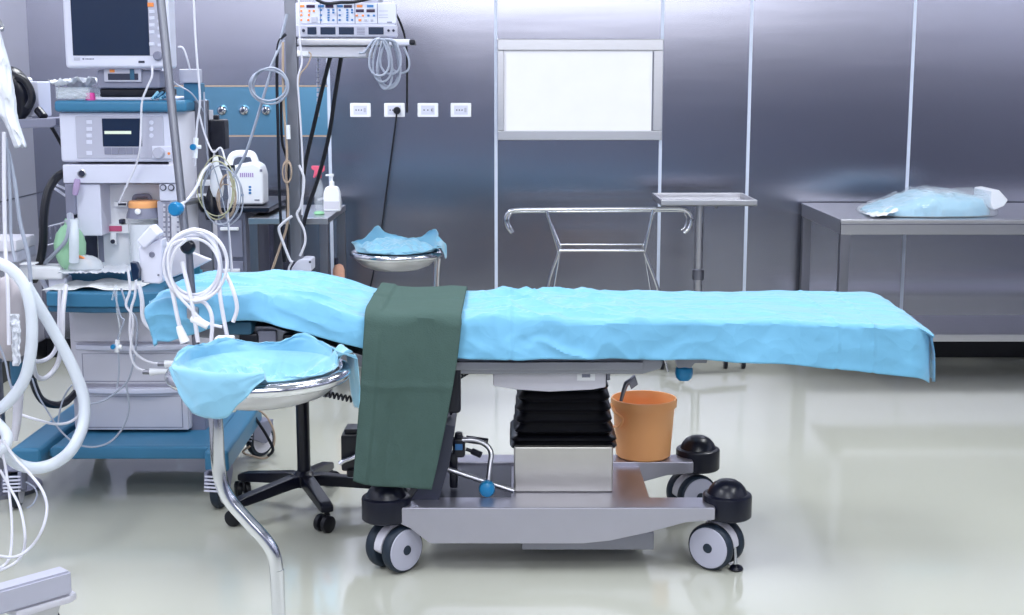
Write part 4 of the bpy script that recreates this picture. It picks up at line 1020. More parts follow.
# breathing bag and mask on the machine
c = at(70, 246, 5.0)
t = thing('breathing_bag', 'pale green translucent breathing bag hanging at the side of the anaesthesia machine', 'breathing bag', c)
mb = MB(); mb.lathe([(0, -.092), (.02, -.088), (.042, -.065), (.055, -.025), (.057, .01), (.047, .045), (.031, .068), (.015, .08), (.014, .1)], c, n=28); mb.build('bag_body', M['greenbag'], t)
mb = MB(); mb.tube([c + Vector((0, -.01, .1)), at(71, 225, 5.0), at(70, 215, 5.04)], .013); mb.build('bag_neck', M['grey'], t)
mb = MB(); mb.tube([at(74, 262, 4.93), at(74, 240, 4.92), at(74, 220, 4.94)], .0175, 12, rf=lambda q: 1 + .03 * math.sin(q * 140), sub=40); mb.build('corrugated_hose', M['hose'], t)
c = at(86, 265, 4.97)
t = thing('face_mask', 'clear face mask with an orange rim lying on the teal shelf of the machine', 'mask', c)
def mk(u, v):
    th = u * 2 * PI; r = .055 * math.sin(v * PI * .5) ** .8 * (1 + .15 * math.cos(2 * th)); return c + Vector((r * math.cos(th), r * .8 * math.sin(th), .05 * math.cos(v * PI * .5) - .015 + .004 * fbm((u * 6, v * 4, 1))))
mb = MB(); mb.grid(mk, 32, 10, wrap=True); mb.build('mask_shell', M['mask'], t, solid=.002)
mb = MB(); mb.tube([at(px, py, 4.95) for px, py in ((78, 256), (83, 258), (88, 261), (92, 265))], .005); mb.build('orange_edge', M['orange_b'], t)
mb = MB(); mb.grid(lambda u, v: Vector((lerp(at(66, 270, 5.0).x, at(132, 270, 5.0).x, u), lerp(4.9, 5.1, v), at(80, 272, 5.0).z + .008 + .014 * abs(fbm((u * 7, v * 4, 3))))), 40, 20); mb.build('film_wrap', M['film'], t, solid=.001)
mb = MB(); mb.grid(lambda u, v: Vector((lerp(at(50, 290, 4.95).x, at(141, 290, 4.95).x, u) + .02 * v, lerp(4.86, 5.08, v), zt1 + .004 + .006 * abs(fbm((u * 4, v * 3, 5))) + (.012 * math.exp(-((u - .5) / .1) ** 2)))), 40, 20)
tag(mb.build('paper_sheet', M['paper'], solid=.001), 'white paper sheet spread on the teal work surface of the machine', 'paper')

# infusion pole with blue clamp knob
ip = thing('infusion_pole', 'tall slanting steel pole with a blue knob in front of the anaesthesia machine', 'pole', at(197, 300, 4.72))
mb = MB(); mb.rod(at(156.5, -40, 4.86), at(192, 300, 4.74), .015, 18); mb.build('pole', M['alu'], ip)
a = at(178, 205, 4.76); mb = MB(); mb.rod(at(184, 203, 4.79), at(199, 200, 5.12), .011); mb.build('clamp_arm', M['steel_d'], ip)
a = at(175, 209, 4.70); mb = MB(); mb.lathe([(.01, -.03), (.02, -.026), (.025, -.01), (.025, .004), (.02, .012), (0, .014)], a, (-.3, -1, 0), 24); mb.build('clamp_knob', M['knob'], ip)
mb = MB(); mb.rod(at(182, 206, 4.745), at(176, 208, 4.71), .012); mb.build('clamp_screw', M['white'], ip)
mb = MB(); mb.rod(at(192, 300, 4.74), at(192, 300, 4.74) + Vector((0, .3, 0)), .012); mb.build('lower_arm', M['steel_d'], ip)

# ------------------------------------------------------------------ devices hung on the side rail of the machine
t = thing('black_power_box', 'black rectangular power pack hung on the rail at the right of the machine', 'power pack', at(216, 150, 5.2))
mb = MB(); bxp(mb, (208.5, 150), (224.5, 119.5), 5.18, .08, .008); bxp(mb, (213, 121), (218, 115), 5.2, .03, .004); mb.build('pack_body', M['black'], t)
mb = MB(); mb.rod(at(212, 150, 5.2), at(210, 166, 5.2), .006); mb.rod(at(216, 150, 5.2), at(219, 160, 5.2), .006); mb.build('pack_lead', M['cable_k'], t)
t = thing('probe_holder', 'white ultrasonic style probe with a grey tip hung among cables on the rail', 'probe', at(217, 185, 5.1))
mb = MB(); p = at(217, 188, 5.1); mb.lathe([(.012, -.035), (.02, -.03), (.026, .0), (.022, .045), (.012, .075), (.008, .115), (.004, .12), (0, .12)], p, n=20); mb.build('probe_body', M['whiteb'], t)
mb = MB(); mb.lathe([(0, -.05), (.01, -.05), (.013, -.035)], p, n=16); mb.build('probe_tip', M['grey'], t)
for k, (px, dx, lab) in enumerate(((203, 0, 'smaller black handset clipped low on the machine rail'), (212, 1, 'larger black handset clipped low on the machine rail'))):
    t = thing('black_handset', lab, 'handset', at(px, 215, 5.12))
    mb = MB()
    if k == 0: mb.ball(at(203.5, 204, 5.14), (.021, .02, .032))
    else:
        p = at(211.5, 206, 5.1); mb.lathe([(0, -.055), (.022, -.05), (.028, -.02), (.024, .02), (.012, .06), (.008, .075), (0, .075)], p, n=20)
    mb.build('handset_body', M['black'], t)
    mb = MB(); mb.rod(at(px + (1 if k else 0), 212, 5.13), at(px + (1 if k else 0), 222 if k else 213, 5.13), .007); mb.build('handset_stem', M['steel_d'], t)
def loops(name, label, cx, cy, Y, rx, ry, n, r, m, seed, tail=(), head=(), group=None, jit=1.0, dY=.02, per=14):
    rnd = random.Random(seed); pts = [at(*p) for p in head]
    ax, ay, ox, oy = rx, ry, 0, 0
    for k in range(n):
        bx_, by_, px_, py_ = rx * (1 + rnd.uniform(-.12, .12) * jit), ry * (1 + rnd.uniform(-.1, .1) * jit), rnd.uniform(-.06, .06) * rx * jit, rnd.uniform(-.06, .06) * ry * jit
        for i in range(per):
            f = i / per; th = -PI / 2 + 2 * PI * f
            w = lambda a, b: a + (b - a) * f
            pts.append(at(cx + w(ox, px_) + w(ax, bx_) * math.cos(th), cy + w(oy, py_) + w(ay, by_) * math.sin(th), Y - dY * (k + f) / n + .006 * rnd.uniform(-1, 1)))
        ax, ay, ox, oy = bx_, by_, px_, py_
    pts += [at(*p) for p in tail]
    mb = MB(); mb.tube(pts, r, 8, sub=4); return tag(mb.build(name, m), label, 'cable', group)
loops('cable_coil', 'yellowish grey cable coiled round the probe at the machine rail', 217, 190, 5.06, 17, 29, 3, .0022, M['cable_y'], 3, jit=1.8)
loops('cable_coil', 'thin white cable coiled loosely below the probe at the machine rail', 222, 195, 5.03, 20, 26, 2, .0022, M['cable_g'], 8, jit=2, tail=((226, 215, 5.05), (229, 240, 5.05), (231, 275, 5.0)))
loops('cable_coil', 'small dense tan cable coil beside the probe', 227, 198, 5.08, 9, 20, 4, .002, M['cable_t'], 12, jit=2.5)
cable('cable', 'white cable rising in an arch over the probe beside the black power pack', 'cable', [(199, 113, 5.1), (205, 135, 5.1), (213, 152, 5.08), (221, 148, 5.08), (226, 165, 5.06), (230, 190, 5.06), (228, 215, 5.06), (233, 278, 5.06)], .0035, M['cable'])
cable('cable', 'grey cable hanging in a long loop from the machine rail down behind the blue drape', 'cable', [(204, 92, 5.12), (206, 140, 5.1), (212, 185, 5.1), (222, 225, 5.1), (240, 215, 5.1), (242, 190, 5.1), (232, 168, 5.1)], .003, M['cable_g'])
cable('drip_line', 'thin clear drip line with a blue stopcock hanging down the right side of the machine', 'drip line', [(193, -30, 4.9), (194.5, 20, 4.9), (197, 60, 4.9), (200, 100, 4.92), (197, 125, 4.94), (196, 145, 4.95), (195, 166, 4.95)], .004, M['cable'])
cable('tube', 'clear white tube arching from the blue clamp knob up to the machine rail', 'tube', [(178, 206, 4.72), (188, 199, 4.8), (197, 186, 4.9), (203, 172, 5.0), (211, 164, 5.06)], .0055, M['cable'])
t = thing('stopcock', 'white stopcock with a blue tap on the drip line at the side of the machine', 'stopcock', at(195, 147, 4.93))
mb = MB(); mb.rod(at(196, 138, 4.93), at(195, 158, 4.93), .009); mb.rod(at(194, 147, 4.93), at(201, 147, 4.93), .007); mb.build('stopcock_body', M['whiteb'], t)
mb = MB(); mb.lathe([(.011, 0), (.011, .012), (0, .013)], at(193.5, 147, 4.92), (0, -1, 0), 14); mb.build('tap', M['knob'], t)
cable('cable', 'white lead looping from the junction box by the patient monitor', 'cable', [(178, 47, 5.1), (183, 48, 5.1), (187, 58, 5.1), (190, 70, 5.12)], .0035, M['cable'])
cable('cable', 'dark lead draped behind the slanting pole over the teal tray', 'cable', [(168, 76, 5.12), (176, 84, 5.1), (190, 92, 5.08), (198, 102, 5.1), (204, 112, 5.12)], .003, M['cable_g'])
cable('cable', 'thin white cable hanging from the patient monitor across the control panel into the recess', 'cable', [(152, 66, 4.98), (152, 76, 4.97), (147, 88, 4.97), (142, 102, 4.98), (141, 125, 5.0), (140, 148, 5.0), (136, 165, 5.02), (127, 185, 5.03), (119, 203, 5.05)], .004, M['cable'])

# ------------------------------------------------------------------ white module with coiled cables at the head of the table
HY = 4.02
t = thing('anaesthesia_screen_post', 'short steel post with a black ball knob at the head of the operating table', 'post', at(192, 300, HY + .08))
mb = MB(); mb.rod(at(188.5, 246, HY + .08), at(196, 345, HY + .08), .011, 16); mb.build('post', M['steel_d'], t)
mb = MB(); mb.lathe([(0, .03), (.014, .029), (.021, .02), (.023, .006), (.02, -.006), (.01, -.012)], at(188.5, 247, HY + .06), (0, -1, .2), 22); mb.build('ball_knob', M['black'], t)
mb = MB(); a = at(194, 312, HY + .08); mb.box(a.x - .016, a.x + .02, HY + .05, HY + .11, a.z - .02, a.z + .02, .006); mb.build('post_clamp', M['steel'], t)
t = thing('cable_module', 'white plastic cable module with a slanted lid hung in front of the anaesthesia machine', 'module', at(150, 285, HY))
def quad(name, px, Y, d, m, par, bev=.006):
    p = [at(a_, b_, Y) for a_, b_ in px]; mb = MB(); mb.prism([(q.x, q.z) for q in p], 'y', Y, Y + d, bev, 3); return mb.build(name, m, par)
quad('module_body', ((138, 247), (162, 239), (163, 281), (160, 284), (141, 283)), HY, .06, M['white'], t)
quad('module_lid', ((136, 241), (150, 225.5), (159, 235), (144, 249)), HY - .02, .07, M['white'], t)
quad('module_side', ((160, 240), (212, 260), (208, 262), (190, 271), (163, 281)), HY + .12, .02, M['lilac'], t)
mb = MB(); mb.lathe([(.0085, 0), (.0085, .003), (.006, .004), (.006, .001), (0, .001)], at(152, 254.5, HY), (0, -1, 0), 16); mb.build('screw', M['greyd'], t)
for p in ((158.5, 275), (143, 281)):
    mb = MB(); mb.lathe([(.003, 0), (.003, .003), (0, .003)], at(p[0], p[1], HY), (0, -1, 0), 10); mb.build('screw', M['greyd'], t)
quad('blue_clip', ((130, 262), (136, 263), (139, 270), (138, 279), (133, 281), (131, 272)), HY - .03, .03, M['screen'], t, .003)
loops('cable_coil', 'thick white cable wound in a big coil round the black ball knob', 193.5, 265.5, HY - .0, 28, 34, 7, .0046, M['cable'], 21, jit=1.8, dY=.06,
      tail=((172, 245, HY - .06), (168, 265, HY - .06), (175, 290, HY - .06), (190, 308, HY - .06), (205, 322, HY - .06), (222, 327, HY - .06)))
cable('cable', 'white cable dropping from the coil to a plug beside the nearest basin', 'cable', [(168, 275, HY - .02), (173, 295, HY - .04), (177, 315, HY - .05), (180, 328, HY - .05)], .0065, M['cable'])
t = thing('plug', 'white cable plug hanging just above the nearest steel basin', 'plug', at(183, 335, HY - .05))
mb = MB(); mb.tube([at(179, 326, HY - .05), at(181, 332, HY - .05), at(185, 342, HY - .05)], .0125, 12, rf=lambda q: .7 + .5 * q); mb.build('plug_body', M['whiteb'], t)
cable('cable', 'white cable falling straight from the coil behind the nearest basin cloth', 'cable', [(182, 262, HY - .03), (189, 290, HY - .05), (194, 315, HY - .06), (198, 342, HY - .06)], .0065, M['cable'])
cable('cable', 'white cable curving from the bottom of the coil down behind the basin cloth', 'cable', [(196, 300, HY - .03), (206, 304, HY - .05), (212, 318, HY - .06), (211, 345, HY - .06)], .006, M['cable'])
cable('cable', 'white cable hanging from the right side of the coil in front of the blue drape', 'cable', [(219, 275, HY - .02), (220, 295, HY - .05), (224, 320, HY - .05), (229, 345, HY - .05)], .006, M['cable'])
cable('cable', 'white cable looping right of the coil and back up under the drape edge', 'cable', [(224, 270, HY - .02), (233, 290, HY - .05), (237, 308, HY - .05), (233, 322, HY - .05)], .006, M['cable'])
t = thing('inline_connector', 'white inline cable connector under the big white cable coil', 'connector', at(202, 323, HY - .06))
mb = MB(); mb.tube([at(193, 319, HY - .05), at(198, 321, HY - .06), at(208, 326, HY - .06)], .0115, 12); mb.build('connector_body', M['whiteb'], t)
t = thing('white_junction', 'small white junction box behind the left end of the basin cloth', 'junction box', at(222, 345, HY - .02))
mb = MB(); bxp(mb, (214, 350), (232, 338), HY - .12, .05, .006); mb.build('junction_body', M['whiteb'], t)
# thin tubing in front of the machine
FYT = 4.5
for k, (pts, lab) in enumerate((
    ([(112, 300, FYT), (116, 285, FYT), (117, 310, FYT), (120, 330, FYT), (118, 343, FYT)], 'clear thin tube running down to the white stopcock on the drawers'),
    ([(128, 270, FYT), (130, 290, FYT), (126, 305, FYT), (133, 318, FYT), (131, 345, FYT), (131, 355, FYT), (136, 367, FYT), (145, 371, FYT)], 'white lead dropping from the module to the lower plug by the basin'),
    ([(136, 275, FYT), (135, 295, FYT), (131, 310, FYT), (130, 335, FYT), (135, 352, FYT), (146, 361, FYT), (158, 364, FYT)], 'white lead dropping from the module to the upper plug by the basin'),
    ([(114, 290, FYT), (120, 315, FYT), (124, 320, FYT), (121, 330, FYT), (118, 340, FYT), (119, 370, FYT), (117, 388, FYT)], 'clear tube hanging past the stopcock to the lower drawer'),
    ([(121, 288, FYT), (128, 308, FYT), (136, 318, FYT), (137, 335, FYT), (133, 365, FYT), (127, 382, FYT), (115, 393, FYT), (103, 401, FYT), (90, 404, FYT)], 'clear tube sweeping across the upper drawer of the machine'),
    ([(126, 384, FYT), (129, 405, FYT), (127, 418, FYT), (120, 432, FYT), (108, 443, FYT), (92, 447, FYT), (75, 443, FYT), (60, 430, FYT), (48, 412, FYT), (38, 395, FYT), (32, 378, FYT)], 'thin clear line looping low in front of the teal base'),
    ([(139, 285, FYT), (142, 300, FYT), (143, 318, FYT), (150, 328, FYT), (158, 332, FYT)], 'white tube curving from the module toward the head of the drape'))):
    cable('tube', lab, 'tube', pts, .0032 if k in (0, 3, 4, 5) else .0045 + .003 * (k == 6), M['clear'] if k in (0,) else M['cable'] if k in (1, 2, 6) else M['cable_g'])
for (py, pa, pb, lab) in ((363, (158, 364), (176, 363), 'upper of two white plugs pointing at the nearest basin'), (371, (143, 372), (172, 371), 'lower of two white plugs pointing at the nearest basin')):
    t = thing('plug', lab, 'plug', at(165, py, FYT))
    mb = MB(); mb.rod(at(pa[0], pa[1], FYT), at(pa[0] + 8, pa[1], FYT), .008); mb.build('plug_pin', M['steel_d'], t)
    mb = MB(); mb.tube([at(pa[0] + 7, pa[1], FYT), at(pa[0] + 14, pa[1] - .5, FYT), at(pb[0], pb[1], FYT)], .012, 12, rf=lambda q: 1.05 - .45 * q); mb.build('plug_body', M['whiteb'], t)
t = thing('stopcock', 'small white stopcock with blue tap in front of the upper drawer', 'stopcock', at(117, 347, FYT))
mb = MB(); mb.rod(at(117.5, 340, FYT), at(117, 352, FYT), .008); mb.rod(at(114, 347, FYT), at(122, 347, FYT), .008); mb.build('stopcock_body', M['whiteb'], t)
mb = MB(); mb.lathe([(.008, 0), (.008, .01), (0, .011)], at(113.5, 346.5, FYT - .01), (0, -1, 0), 14); mb.build('tap', M['knob'], t)
# cables near the back right castor of the machine
cable('cable', 'black cable arching over the rear castor of the teal base', 'cable', [(248, 408, 5.3), (258, 422, 5.3), (268, 438, 5.3), (273, 450, 5.3), (268, 456, 5.3)], .006, M['cable_k'])
cable('cable', 'thin pinkish grey cable arching round the rear castor of the teal base', 'cable', [(255, 408, 5.32), (266, 416, 5.32), (274, 432, 5.32), (273, 448, 5.32), (266, 458, 5.32), (252, 456, 5.3), (243, 452, 5.3), (250, 446, 5.3)], .0045, M['cable_t'])
# ------------------------------------------------------------------ ceiling column with the shelf of devices
PYD = 6.0
t = thing('equipment_pendant', 'grey steel column hanging from the ceiling with a shelf for devices', 'column', at(292, 100, PYD))
xa, xb = at(285.5, 60, PYD).x, at(297, 60, PYD).x
zb = at(292, 262, PYD).z
mb = MB(); mb.box(xa, xb, PYD, PYD + .05, zb, ZC, .004); mb.build('column', M['alu'], t)
mb = MB(); p = [at(px, py, PYD - .02) for px, py in ((292, 271), (312, 271), (312, 259), (303, 258.5), (297, 261), (292, 268))]
mb.prism([(q.x, q.z) for q in p], 'y', PYD - .04, PYD + .08, .006); mb.build('end_block', M['white'], t)
mb = MB(); bxp(mb, (294, 274.5), (309, 271), PYD - .02, .08, .004); mb.build('end_pad', M['ink'], t)
mb = MB(); a = at(310, 262, PYD - .04); mb.lathe([(.005, 0), (.005, .003), (0, .003)], a, (0, -1, 0), 10); mb.build('end_screw', M['ink'], t)
# shelf
mb = MB(); bxp(mb, (297, 45.5), (388, 38.5), PYD - .03, .3, .004); mb.build('upper_shelf_plate', M['steel'], t)
mb = MB(); bxp(mb, (297, 57), (366, 46.5), PYD - .01, .3, .004); mb.build('shelf_rail', M['lilac'], t)
mb = MB(); bxp(mb, (297, 56), (308, 51), PYD - .016, .02, .003); mb.build('rail_block', M['whiteb'], t)
mb = MB(); bxp(mb, (388, 45.5), (411, 39), PYD - .04, .08, .008); mb.build('shelf_arm', M['white'], t)
mb = MB(); bxp(mb, (409, 45), (415, 39.5), PYD - .045, .09, .006); mb.build('arm_cap', M['black'], t)
for px in (318,):
    mb = MB()
    for k in range(12): mb.rod(at(px, 58 + k * 5, PYD + .3), at(px, 61.6 + k * 5, PYD + .3), .006, 8)
    mb.build('link_chain', M['grey'], t)
# electro-surgical / stimulator unit
EY = PYD - .02
u = thing('stimulator_unit', 'wide white device with rows of blue and orange buttons on the column shelf', 'medical device', at(347, 38, EY + .15))
def pb(par, name, pa, pbb, m, d=.004, f=0.0, bev=.001):
    mb = MB(); a, b = at(*pa, EY), at(*pbb, EY); mb.box(min(a.x, b.x), max(a.x, b.x), EY - f, EY + d, min(a.z, b.z), max(a.z, b.z), bev); return mb.build(name, m, par)
mb = MB(); bxp(mb, (296, 37.5), (395, 2.5), EY, .1, .006); mb.build('casing', M['white'], u)
up = pb(u, 'upper_panel', (298, 23.5), (396, 3.2), M['white'], .006, .003)
lp = pb(u, 'lower_panel', (296.5, 36.5), (397.5, 25.5), M['grey'], .006, .005, .003)
for px in (320.5, 337.2, 355, 377.5): pb(up, 'panel_gap', (px - .25, 23.5), (px + .25, 3.4), M['greyd'], .004, .0035, 0)
for (a, b, y) in ((306.5, 315, 6.4), (325.5, 333.5, 6.4), (344, 352, 6.4), (356, 364, 10.8), (366.5, 375, 10.8)): pb(up, 'readout', (a, y + 1.5), (b, y - 1.5), M['led'], .004, .005)
for (a, b, y, m) in ((299.5, 304.5, 6.2, 'orange_b'), (318.2, 324, 6.2, 'ledblue'), (337.5, 343, 6.2, 'ledblue'), (357, 362.5, 6.2, 'orange_b'), (367, 373.5, 6.2, 'ledblue')): pb(up, 'title_mark', (a, y + 1.2), (b, y - 1.2), M[m], .004, .005)
for y in (11, 15, 20): pb(up, 'key', (300.5, y + 1), (302.5, y - 1), M['orange_b'], .004, .006)
for (x_, y) in ((309.5, 11), (314, 11), (309, 15), (308.5, 20)): pb(up, 'key', (x_ - 1, y + 1.1), (x_ + 1, y - 1.1), M['orange_b'], .004, .006)
pb(up, 'large_key', (311.5, 22.5), (317.5, 17), M['grey'], .004, .006)
for c_ in (320.8, 328.5, 333.3, 339.6, 347.3, 352):
    for y in (10, 12.6, 15.2, 17.6, 20):
        if c_ in (320.8, 339.6) and y in (12.6, 17.6): continue
        if c_ in (333.3, 352) and y in (15.2, 17.6): continue
        pb(up, 'key', (c_ - 1.1 + .2, y + .9), (c_ + 1.2, y - .9), M['ledblue'], .004, .006)
for (x_, m) in ((357, 'orange_b'), (363, 'orange_b'), (368.5, 'ledblue'), (374, 'ledblue')): pb(up, 'key', (x_ - 1.1, 16.6), (x_ + 1.1, 14.6), M[m], .004, .006)
for (x_, m) in ((360, 'orange_b'), (366, 'grey'), (372, 'grey')): pb(up, 'key', (x_ - 1.4, 21.4), (x_ + 1.4, 19), M[m], .004, .006)
for y in (11, 15, 17.5): pb(up, 'print_line', (379, y + .4), (388, y - .4), M['grey'], .004, .0035, 0)
pb(up, 'print_line', (387, 23), (392, 21.6), M['greyd'], .004, .0035, 0)
for (a, b) in ((307.7, 316.5), (320.7, 335.5), (339, 354), (368.7, 383.7)): pb(lp, 'socket_bay', (a, 34.5), (b, 27.2), M['screen'], .004, .007)
for k in range(5): pb(lp, 'vent_line', (357, 28.2 + 1.5 * k + .35), (365, 28.2 + 1.5 * k - .35), M['greyd'], .004, .006, 0)
for (x_, r_) in ((303.5, .006), (388.5, .005), (393.5, .005)):
    mb = MB(); mb.lathe([(r_ * 1.2, 0), (r_, .006), (0, .007)], at(x_, 30.5, EY - .004), (0, -1, 0), 12); mb.build('jack', M['ink'], lp)
# dark cloth-like lead and tray on top
u2 = thing('top_device', 'pale device standing on top of the wide white button panel device', 'medical device', at(340, 0, EY + .1))
mb = MB(); bxp(mb, (314, 2.2), (378, -14), EY + .03, .22, .006); mb.build('casing', M['grey'], u2)
cable('cable', 'dark cable sagging across the top edge of the button panel device', 'cable', [(312, -4, EY - .03), (320, 1.5, EY - .03), (328, 3.6, EY - .03), (340, 2.4, EY - .03), (355, 1.8, EY - .03), (376, -3, EY - .03)], .007, M['cable_k'])
# lead bundle hanging from the shelf arm
def hang(name, label, pts, r, m, Y=PYD - .1, group=None): return cable(name, label, 'cable', [(a, b, Y) for a, b in pts], r, m, group)
rnd = random.Random(5)
mb = MB()
pts = []
for k in range(6):
    w = rnd.uniform(9, 15); cx = 385 + rnd.uniform(-6, 7); dp = rnd.uniform(72, 90)
    for i in range(12):
        th = PI / 2 + 2 * PI * i / 12
        yy = (39 + dp) / 2 - (dp - 39) / 2 * math.sin(th)
        pts.append(at(cx + w * math.cos(th) * (.55 + .45 * (yy - 39) / (dp - 39)), yy, PYD - .1 - .008 * k))
mb.tube(pts, .0048, 8, sub=4); tag(mb.build('cable_coil', M['cable_g']), 'grey cable coil hung over the end arm of the device shelf', 'cable')
hang('cable', 'short grey lead hooked under the device shelf beside the coil', [(359, 53, ), (364, 52.5), (368, 47), (374, 40), (380, 38)], .005, M['cable_g'], PYD - .06)
hang('cable', 'pale lead ending in a plug at the shelf arm', [(392, 46), (388, 56), (392, 68), (400, 73), (408, 70), (409, 60), (404, 47)], .0045, M['cable_g'], PYD - .09)
cable('cable', 'dark lead running from the button panel device down past the end of its shelf', 'cable', [(395, 12, EY + .2), (400, 22, EY + .2), (405, 38, EY + .24), (407, 60, EY + .3), (407, 112, EY + .5)], .005, M['cable_k'])
# thick black hoses hanging from the shelf
cable('hose', 'thick black hose slanting from the shelf down to the side table, nearer the steel column', 'hose', [(330, 58, 6.2), (322, 90, 6.25), (314, 125, 6.3), (306, 160, 6.35), (301, 190, 6.4), (297, 215, 6.4), (296, 245, 6.42)], .0095, M['cable_k'])
cable('hose', 'thick black hose from the device shelf to the side table, further from the steel column', 'hose', [(341, 58, 6.2), (335, 95, 6.25), (329, 135, 6.3), (319, 175, 6.35), (309, 205, 6.38), (303, 228, 6.38), (300, 262, 6.38)], .0095, M['cable_k'])
# bunch of leads left of the column
CYD = 5.9
for pts, r, m, lab, nm in (
    ([(287, 14, CYD), (281, 38, CYD), (273, 65, CYD), (264, 95, CYD), (255, 125, CYD), (247, 150, CYD), (240, 165, CYD), (233, 178, CYD)], .0062, 'cable_g', 'long pale cable slanting from the column down to the white suction unit', 'cable'),
    ([(286, 34, CYD), (279, 42, CYD), (277, 60, CYD), (277, 90, CYD), (278, 130, CYD), (279, 180, CYD), (281, 225, CYD), (284, 262, CYD)], .0065, 'cable_k', 'thick black cable hanging straight down left of the steel column', 'cable'),
    ([(281, 100, CYD + .02), (282, 140, CYD + .02), (288, 165, CYD + .02), (287, 205, CYD + .02), (288, 240, CYD + .02), (285, 262, CYD)], .006, 'cable_k', 'second black cable just left of the steel column', 'cable'),
    ([(283, 42, CYD - .02), (283, 75, CYD - .02), (284, 110, CYD - .02), (287, 150, CYD - .02), (286, 175, CYD - .02), (288, 195, CYD - .02), (287, 225, CYD - .02), (279, 250, CYD - .02), (271, 273, CYD - .02)], .0055, 'cable_t', 'tan cable hanging beside the column and slanting away at its foot', 'cable'),
    ([(299, 0, CYD), (300, 40, CYD), (302, 62, CYD), (298, 78, CYD), (299, 100, CYD), (301, 130, CYD), (303, 175, CYD), (302, 215, CYD)], .0042, 'cable', 'thin white cable along the right side of the steel column', 'cable'),
    ([(309, 52, CYD), (311, 56, CYD), (307, 66, CYD), (300, 75, CYD), (298, 92, CYD)], .003, 'cable_t', 'short tan lead from the shelf block to the steel column', 'cable'),
    ([(292, 216, CYD - .03), (282, 224, CYD - .03), (279, 230, CYD - .03), (284, 245, CYD - .03), (290, 260, CYD - .03), (293, 262, CYD - .03)], .006, 'cable', 'white cable bent in a hook shape left of the lower column', 'cable'),
    ([(299, 165, CYD - .02), (304, 180, CYD - .02), (301, 205, CYD - .02), (297, 215, CYD - .02), (304, 230, CYD - .02), (305, 243, CYD - .02), (300, 256, CYD - .02)], .0055, 'cable', 'white cable bulging right of the lower column', 'cable'),
    ([(292, 262, CYD - .02), (289, 268, CYD - .02), (290, 273, CYD - .02), (296, 272, CYD - .02)], .0045, 'cable', 'tiny white loop at the end block of the column', 'cable')):
    cable(nm, lab, 'cable', pts, r, M[m])
loops('cable_coil', 'white cable wound in open rings left of the steel column', 270, 85, CYD - .02, 17, 17, 3, .0045, M['cable_g'], 35, jit=2.6, head=((284, 40, CYD),))
loops('cable_coil', 'small tan cable coil tied on the middle of the steel column', 287, 172, CYD - .05, 4.5, 11, 3, .003, M['cable_t'], 33)
t = thing('cable_connector', 'white inline connector on the cables left of the steel column', 'connector', at(288, 130, CYD - .03))
mb = MB(); mb.rod(at(288, 125, CYD - .03), at(288.5, 139, CYD - .03), .009); mb.build('connector_body', M['whiteb'], t)
# peach bottle below the side table
b = at(335, 275, 6.75)
t = thing('peach_bottle', 'peach coloured bottle with a dark cap beside the leg of the steel side table', 'bottle', (b.x, 6.9, .295))
z1 = at(335, 264, 6.9).z
mb = MB(); mb.lathe([(0, .296), (.028, .296), (.03, .31), (.03, z1 - .03), (.022, z1 - .008), (.01, z1)], (b.x, 6.9, 0), n=22); mb.build('bottle', M['peach'], t)
mb = MB(); mb.lathe([(.011, z1 - .002), (.011, z1 + .03), (0, z1 + .032)], (b.x - .012, 6.9, 0), n=16); mb.build('cap', M['ink'], t)

# ------------------------------------------------------------------ far left: hoses, bag and stands
t = thing('white_monitor_box', 'white box device with a black hose looped over it on the side shelf', 'device', at(25, 115, 5.2))
mb = MB(); bxp(mb, (-6, 116), (13, 77), 5.16, .22, .012, 3); bxp(mb, (27, 117), (38, 81.5), 5.22, .14, .006); mb.build('casing', M['white'], t)
mb = MB(); mb.tube([at(px, py, 5.2) for px, py in ((0, 74), (8, 76), (15, 81), (21, 91), (24, 102), (22, 113), (17, 120))], .036, 14, rf=lambda q: .55 + .7 * math.sin(PI * min(1, q + .12))); mb.build('black_hose', M['black'], t)
mb = MB(); mb.tube([at(px, py, 5.14) for px, py in ((16, 76), (24, 80), (30, 89), (32, 99), (28, 108))], .014, 12); mb.build('second_hose', M['cable_k'], t)
mb = MB(); mb.rod(at(38, 110, 5.2), at(44, 117, 5.18), .016); mb.build('black_plug', M['black'], t)
cable('cable', 'black lead dropping from the side shelf to the machine', 'cable', [(44, 117, 5.2), (52, 128, 5.2), (60, 142, 5.22), (64, 150, 5.25)], .007, M['cable_k'])
cable('hose', 'thick black hose bowed from the machine body down beside the green breathing bag', 'hose', [(63, 173, 5.1), (56, 178, 5.05), (48, 192, 5.02), (44, 215, 5.0), (43, 245, 5.0), (39, 266, 5.05), (34, 280, 5.1)], .0155, M['cable_k'])
for q, lab in ((((52, 183), (66, 189)), 'upper'), (((51, 186), (66, 196)), 'lower')):
    mb = MB(); mb.rod(at(*q[0], 5.12), at(*q[1], 5.1), .005); tag(mb.build('thin_rod', M['white']), lab + ' of two thin white rods beside the thick black hose', 'rod')
cable('hose', 'slim grey tube from the machine upright down past the green breathing bag', 'hose', [(70, 214, 4.95), (69, 226, 4.92), (66, 240, 4.92), (58, 250, 4.95), (48, 260, 5.0), (44, 264, 5.05)], .007, M['cable_g'])
HYD = 4.15
cable('hose', 'thick translucent breathing hose arching round the grey bag at the left', 'breathing hose', [(-20, 258, HYD), (-2, 263, HYD), (12, 270, HYD), (24, 285, HYD), (30, 305, HYD), (32, 325, HYD), (31, 350, HYD), (26, 375, HYD), (16, 393, HYD), (2, 407, HYD), (-15, 415, HYD)], .018, M['hose'], n=14)
